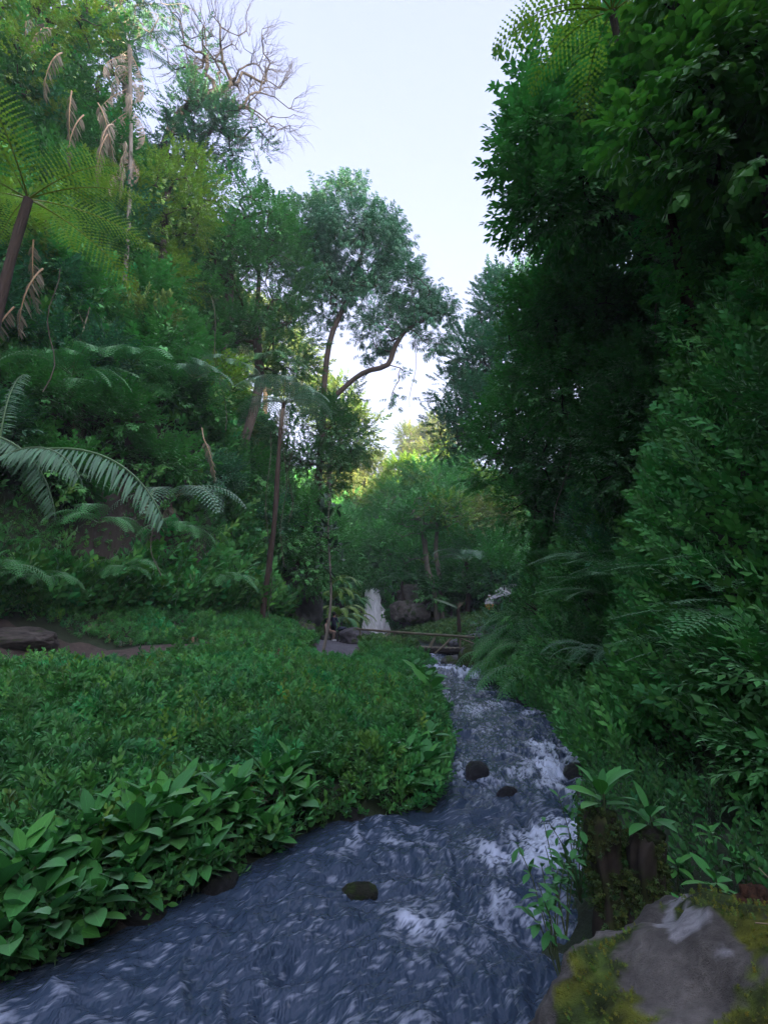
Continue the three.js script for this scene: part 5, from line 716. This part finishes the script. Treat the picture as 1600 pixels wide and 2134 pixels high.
const arm = (s, ex, ey, ez, hx, hy, hz) => [[s * 0.19, 1.29, 0, 0.058, ex, ey, ez, 0.044], [ex, ey, ez, 0.042, hx, hy, hz, 0.030], ...hand(hx, hy, hz, (hx - ex) * 4, (hy - ey) * 4, (hz - ez) * 4)];
const skinMat = std(1, 1, 1, 0.8, { vertexColors: true });
function person(label, p, turn, bones, colour, scale = 1, hair) { const o = thing('person', label, 'person', p); o.rotation.y = turn; o.scale.setScalar(scale); part('body', bodyGeo(bones, 1.72, colour), skinMat, o); if (hair) part('hair', bodyGeo(hair, 1.9, () => HAIR, 0.03), skinMat, o); return o; }
// standing person in dark clothes, arms held a little out
{ const D = 30.5, s = spot(695, 1350, D);
  person('person standing on the path in dark navy shirt and trousers', A(s.x, D, 0.0), 2.6, standing(arm(-1, -0.30, 1.05, -0.02, -0.24, 0.84, 0.12), arm(1, 0.31, 1.05, 0, 0.33, 0.80, 0.10)), (x, y, z) => y > 1.50 - z * 0.6 ? (y > 1.54 || z < 0.0 ? HAIR : SKIN) : y > 1.36 ? SKIN : Math.abs(x) > 0.22 && y < 1.08 ? SKIN : y > 0.88 ? [0.012, 0.018, 0.05] : y > 0.07 ? [0.016, 0.022, 0.04] : [0.3, 0.3, 0.32], 1, [[0, 1.575, -0.02, 0.100, 0, 1.54, -0.04, 0.09]]);
  const D2 = 29.6, q = spot(680, 1352, D2); // seated companion
  const sit = [[0, 1.10, 0.02, 0.098, 0, 1.02, 0.035, 0.075], [0, 0.95, 0, 0.055, 0, 0.88, 0, 0.07], [-0.13, 0.85, 0, 0.075, 0.13, 0.85, 0, 0.075], [0, 0.8, 0, 0.15, 0, 0.52, 0, 0.14], [-0.09, 0.45, 0, 0.12, 0.09, 0.45, 0, 0.12],
    [-0.1, 0.44, 0.02, 0.09, -0.12, 0.46, 0.42, 0.065], [-0.12, 0.46, 0.42, 0.06, -0.12, 0.09, 0.40, 0.042], [-0.12, 0.04, 0.38, 0.04, -0.12, 0.035, 0.54, 0.034], [0.1, 0.44, 0.02, 0.09, 0.12, 0.46, 0.42, 0.065], [0.12, 0.46, 0.42, 0.06, 0.12, 0.09, 0.40, 0.042], [0.12, 0.04, 0.38, 0.04, 0.12, 0.035, 0.54, 0.034], [-0.19, 0.84, 0, 0.058, -0.25, 0.58, 0.06, 0.044], [-0.25, 0.58, 0.06, 0.042, -0.14, 0.54, 0.3, 0.03], ...hand(-0.14, 0.54, 0.3, 0.3, -0.2, 0.9), [0.19, 0.84, 0, 0.058, 0.25, 0.58, 0.06, 0.044], [0.25, 0.58, 0.06, 0.042, 0.14, 0.54, 0.3, 0.03], ...hand(0.14, 0.54, 0.3, -0.3, -0.2, 0.9)];
  person('person sitting on a stone in beige top beside the slender sapling', A(q.x, D2, 0), 1.3, sit, (x, y, z) => y > 1.06 ? (y > 1.12 || z < 0.0 ? HAIR : SKIN) : y > 0.92 ? SKIN : y > 0.5 && z < 0.2 ? [0.42, 0.29, 0.24] : y < 0.08 ? [0.7, 0.7, 0.7] : z > 0.24 && y > 0.5 ? SKIN : [0.22, 0.16, 0.13], 1, [[0, 1.13, -0.01, 0.1, 0, 1.08, -0.03, 0.09]]);
  rock('seat_stone', 'low stone the seated person sits on', A(q.x, D2, 0.12), [0.3, 0.24, 0.28], 3.3, -0.3, 8, rockMat, [0.1, 0.1, 0.1]);
}
{ // dark table with a bag on it
  const D = 29.8, c = A(spot(716, 1350, D).x, D), o = thing('wooden_table', 'dark wooden table standing on the path beside the standing person', 'table', c); const wood = std(0.03, 0.028, 0.03, 0.7);
  const bx = (n, w, h, d, x, y, z, m = wood) => { const q = part(n, new THREE.BoxGeometry(w, h, d), m, o); q.position.set(x, y, z); return q; };
  for (let k = 0; k < 4; k++) bx('plank', 0.82, 0.035, 0.135, 0, 0.60, (k - 1.5) * 0.145); for (const x of [-0.34, 0.34]) for (const z of [-0.22, 0.22]) bx('leg', 0.07, 0.58, 0.07, x, 0.29, z, wood); bx('stretcher', 0.62, 0.06, 0.04, 0, 0.42, 0.22);
  const bag = part('dark_bag', rockGeo(0.26, 0.13, 0.18, 10, 6.1, 0.2, () => [0.022, 0.03, 0.06]), rockMat, scene); bag.position.copy(c).add(V(-0.1, 0.74, 0)); tag(bag, 'dark blue bag lying on the table', 'bag');
  const st = thing('tree_stump_stool', 'short dark stump standing between the table and the boulder', 'stump', A(c.x + 0.68, D)); const mb = new Mb(); mb.tube([V(0, -0.1, 0), V(0, 0.3, 0), V(0, 0.56, 0), V(0, 0.57, 0)], [0.2, 0.17, 0.18, 0.01], 12, 1, 0.15); part('wood', mb.geo(), M.barkDark, st);
}
// person by the shelter
{ const D = 36, s = spot(1021, 1290, D); const sc = standing(arm(-1, -0.27, 1.05, 0.02, -0.2, 0.86, 0.14), arm(1, 0.27, 1.05, 0.02, 0.2, 0.86, 0.14)); sc.push([0, 1.38, -0.02, 0.13, 0, 1.1, -0.03, 0.19]);
  person('person in white headscarf and top with orange wrap and dark trousers by the shelter', A(s.x, D), -0.4, sc, (x, y, z) => y > 1.46 && z > 0.04 && y < 1.58 ? SKIN : y > 1.0 ? [0.72, 0.73, 0.75] : y > 0.62 ? [0.62, 0.24, 0.05] : y > 0.45 ? [0.3, 0.3, 0.33] : [0.015, 0.018, 0.03]); }

renderer.render(scene, camera);
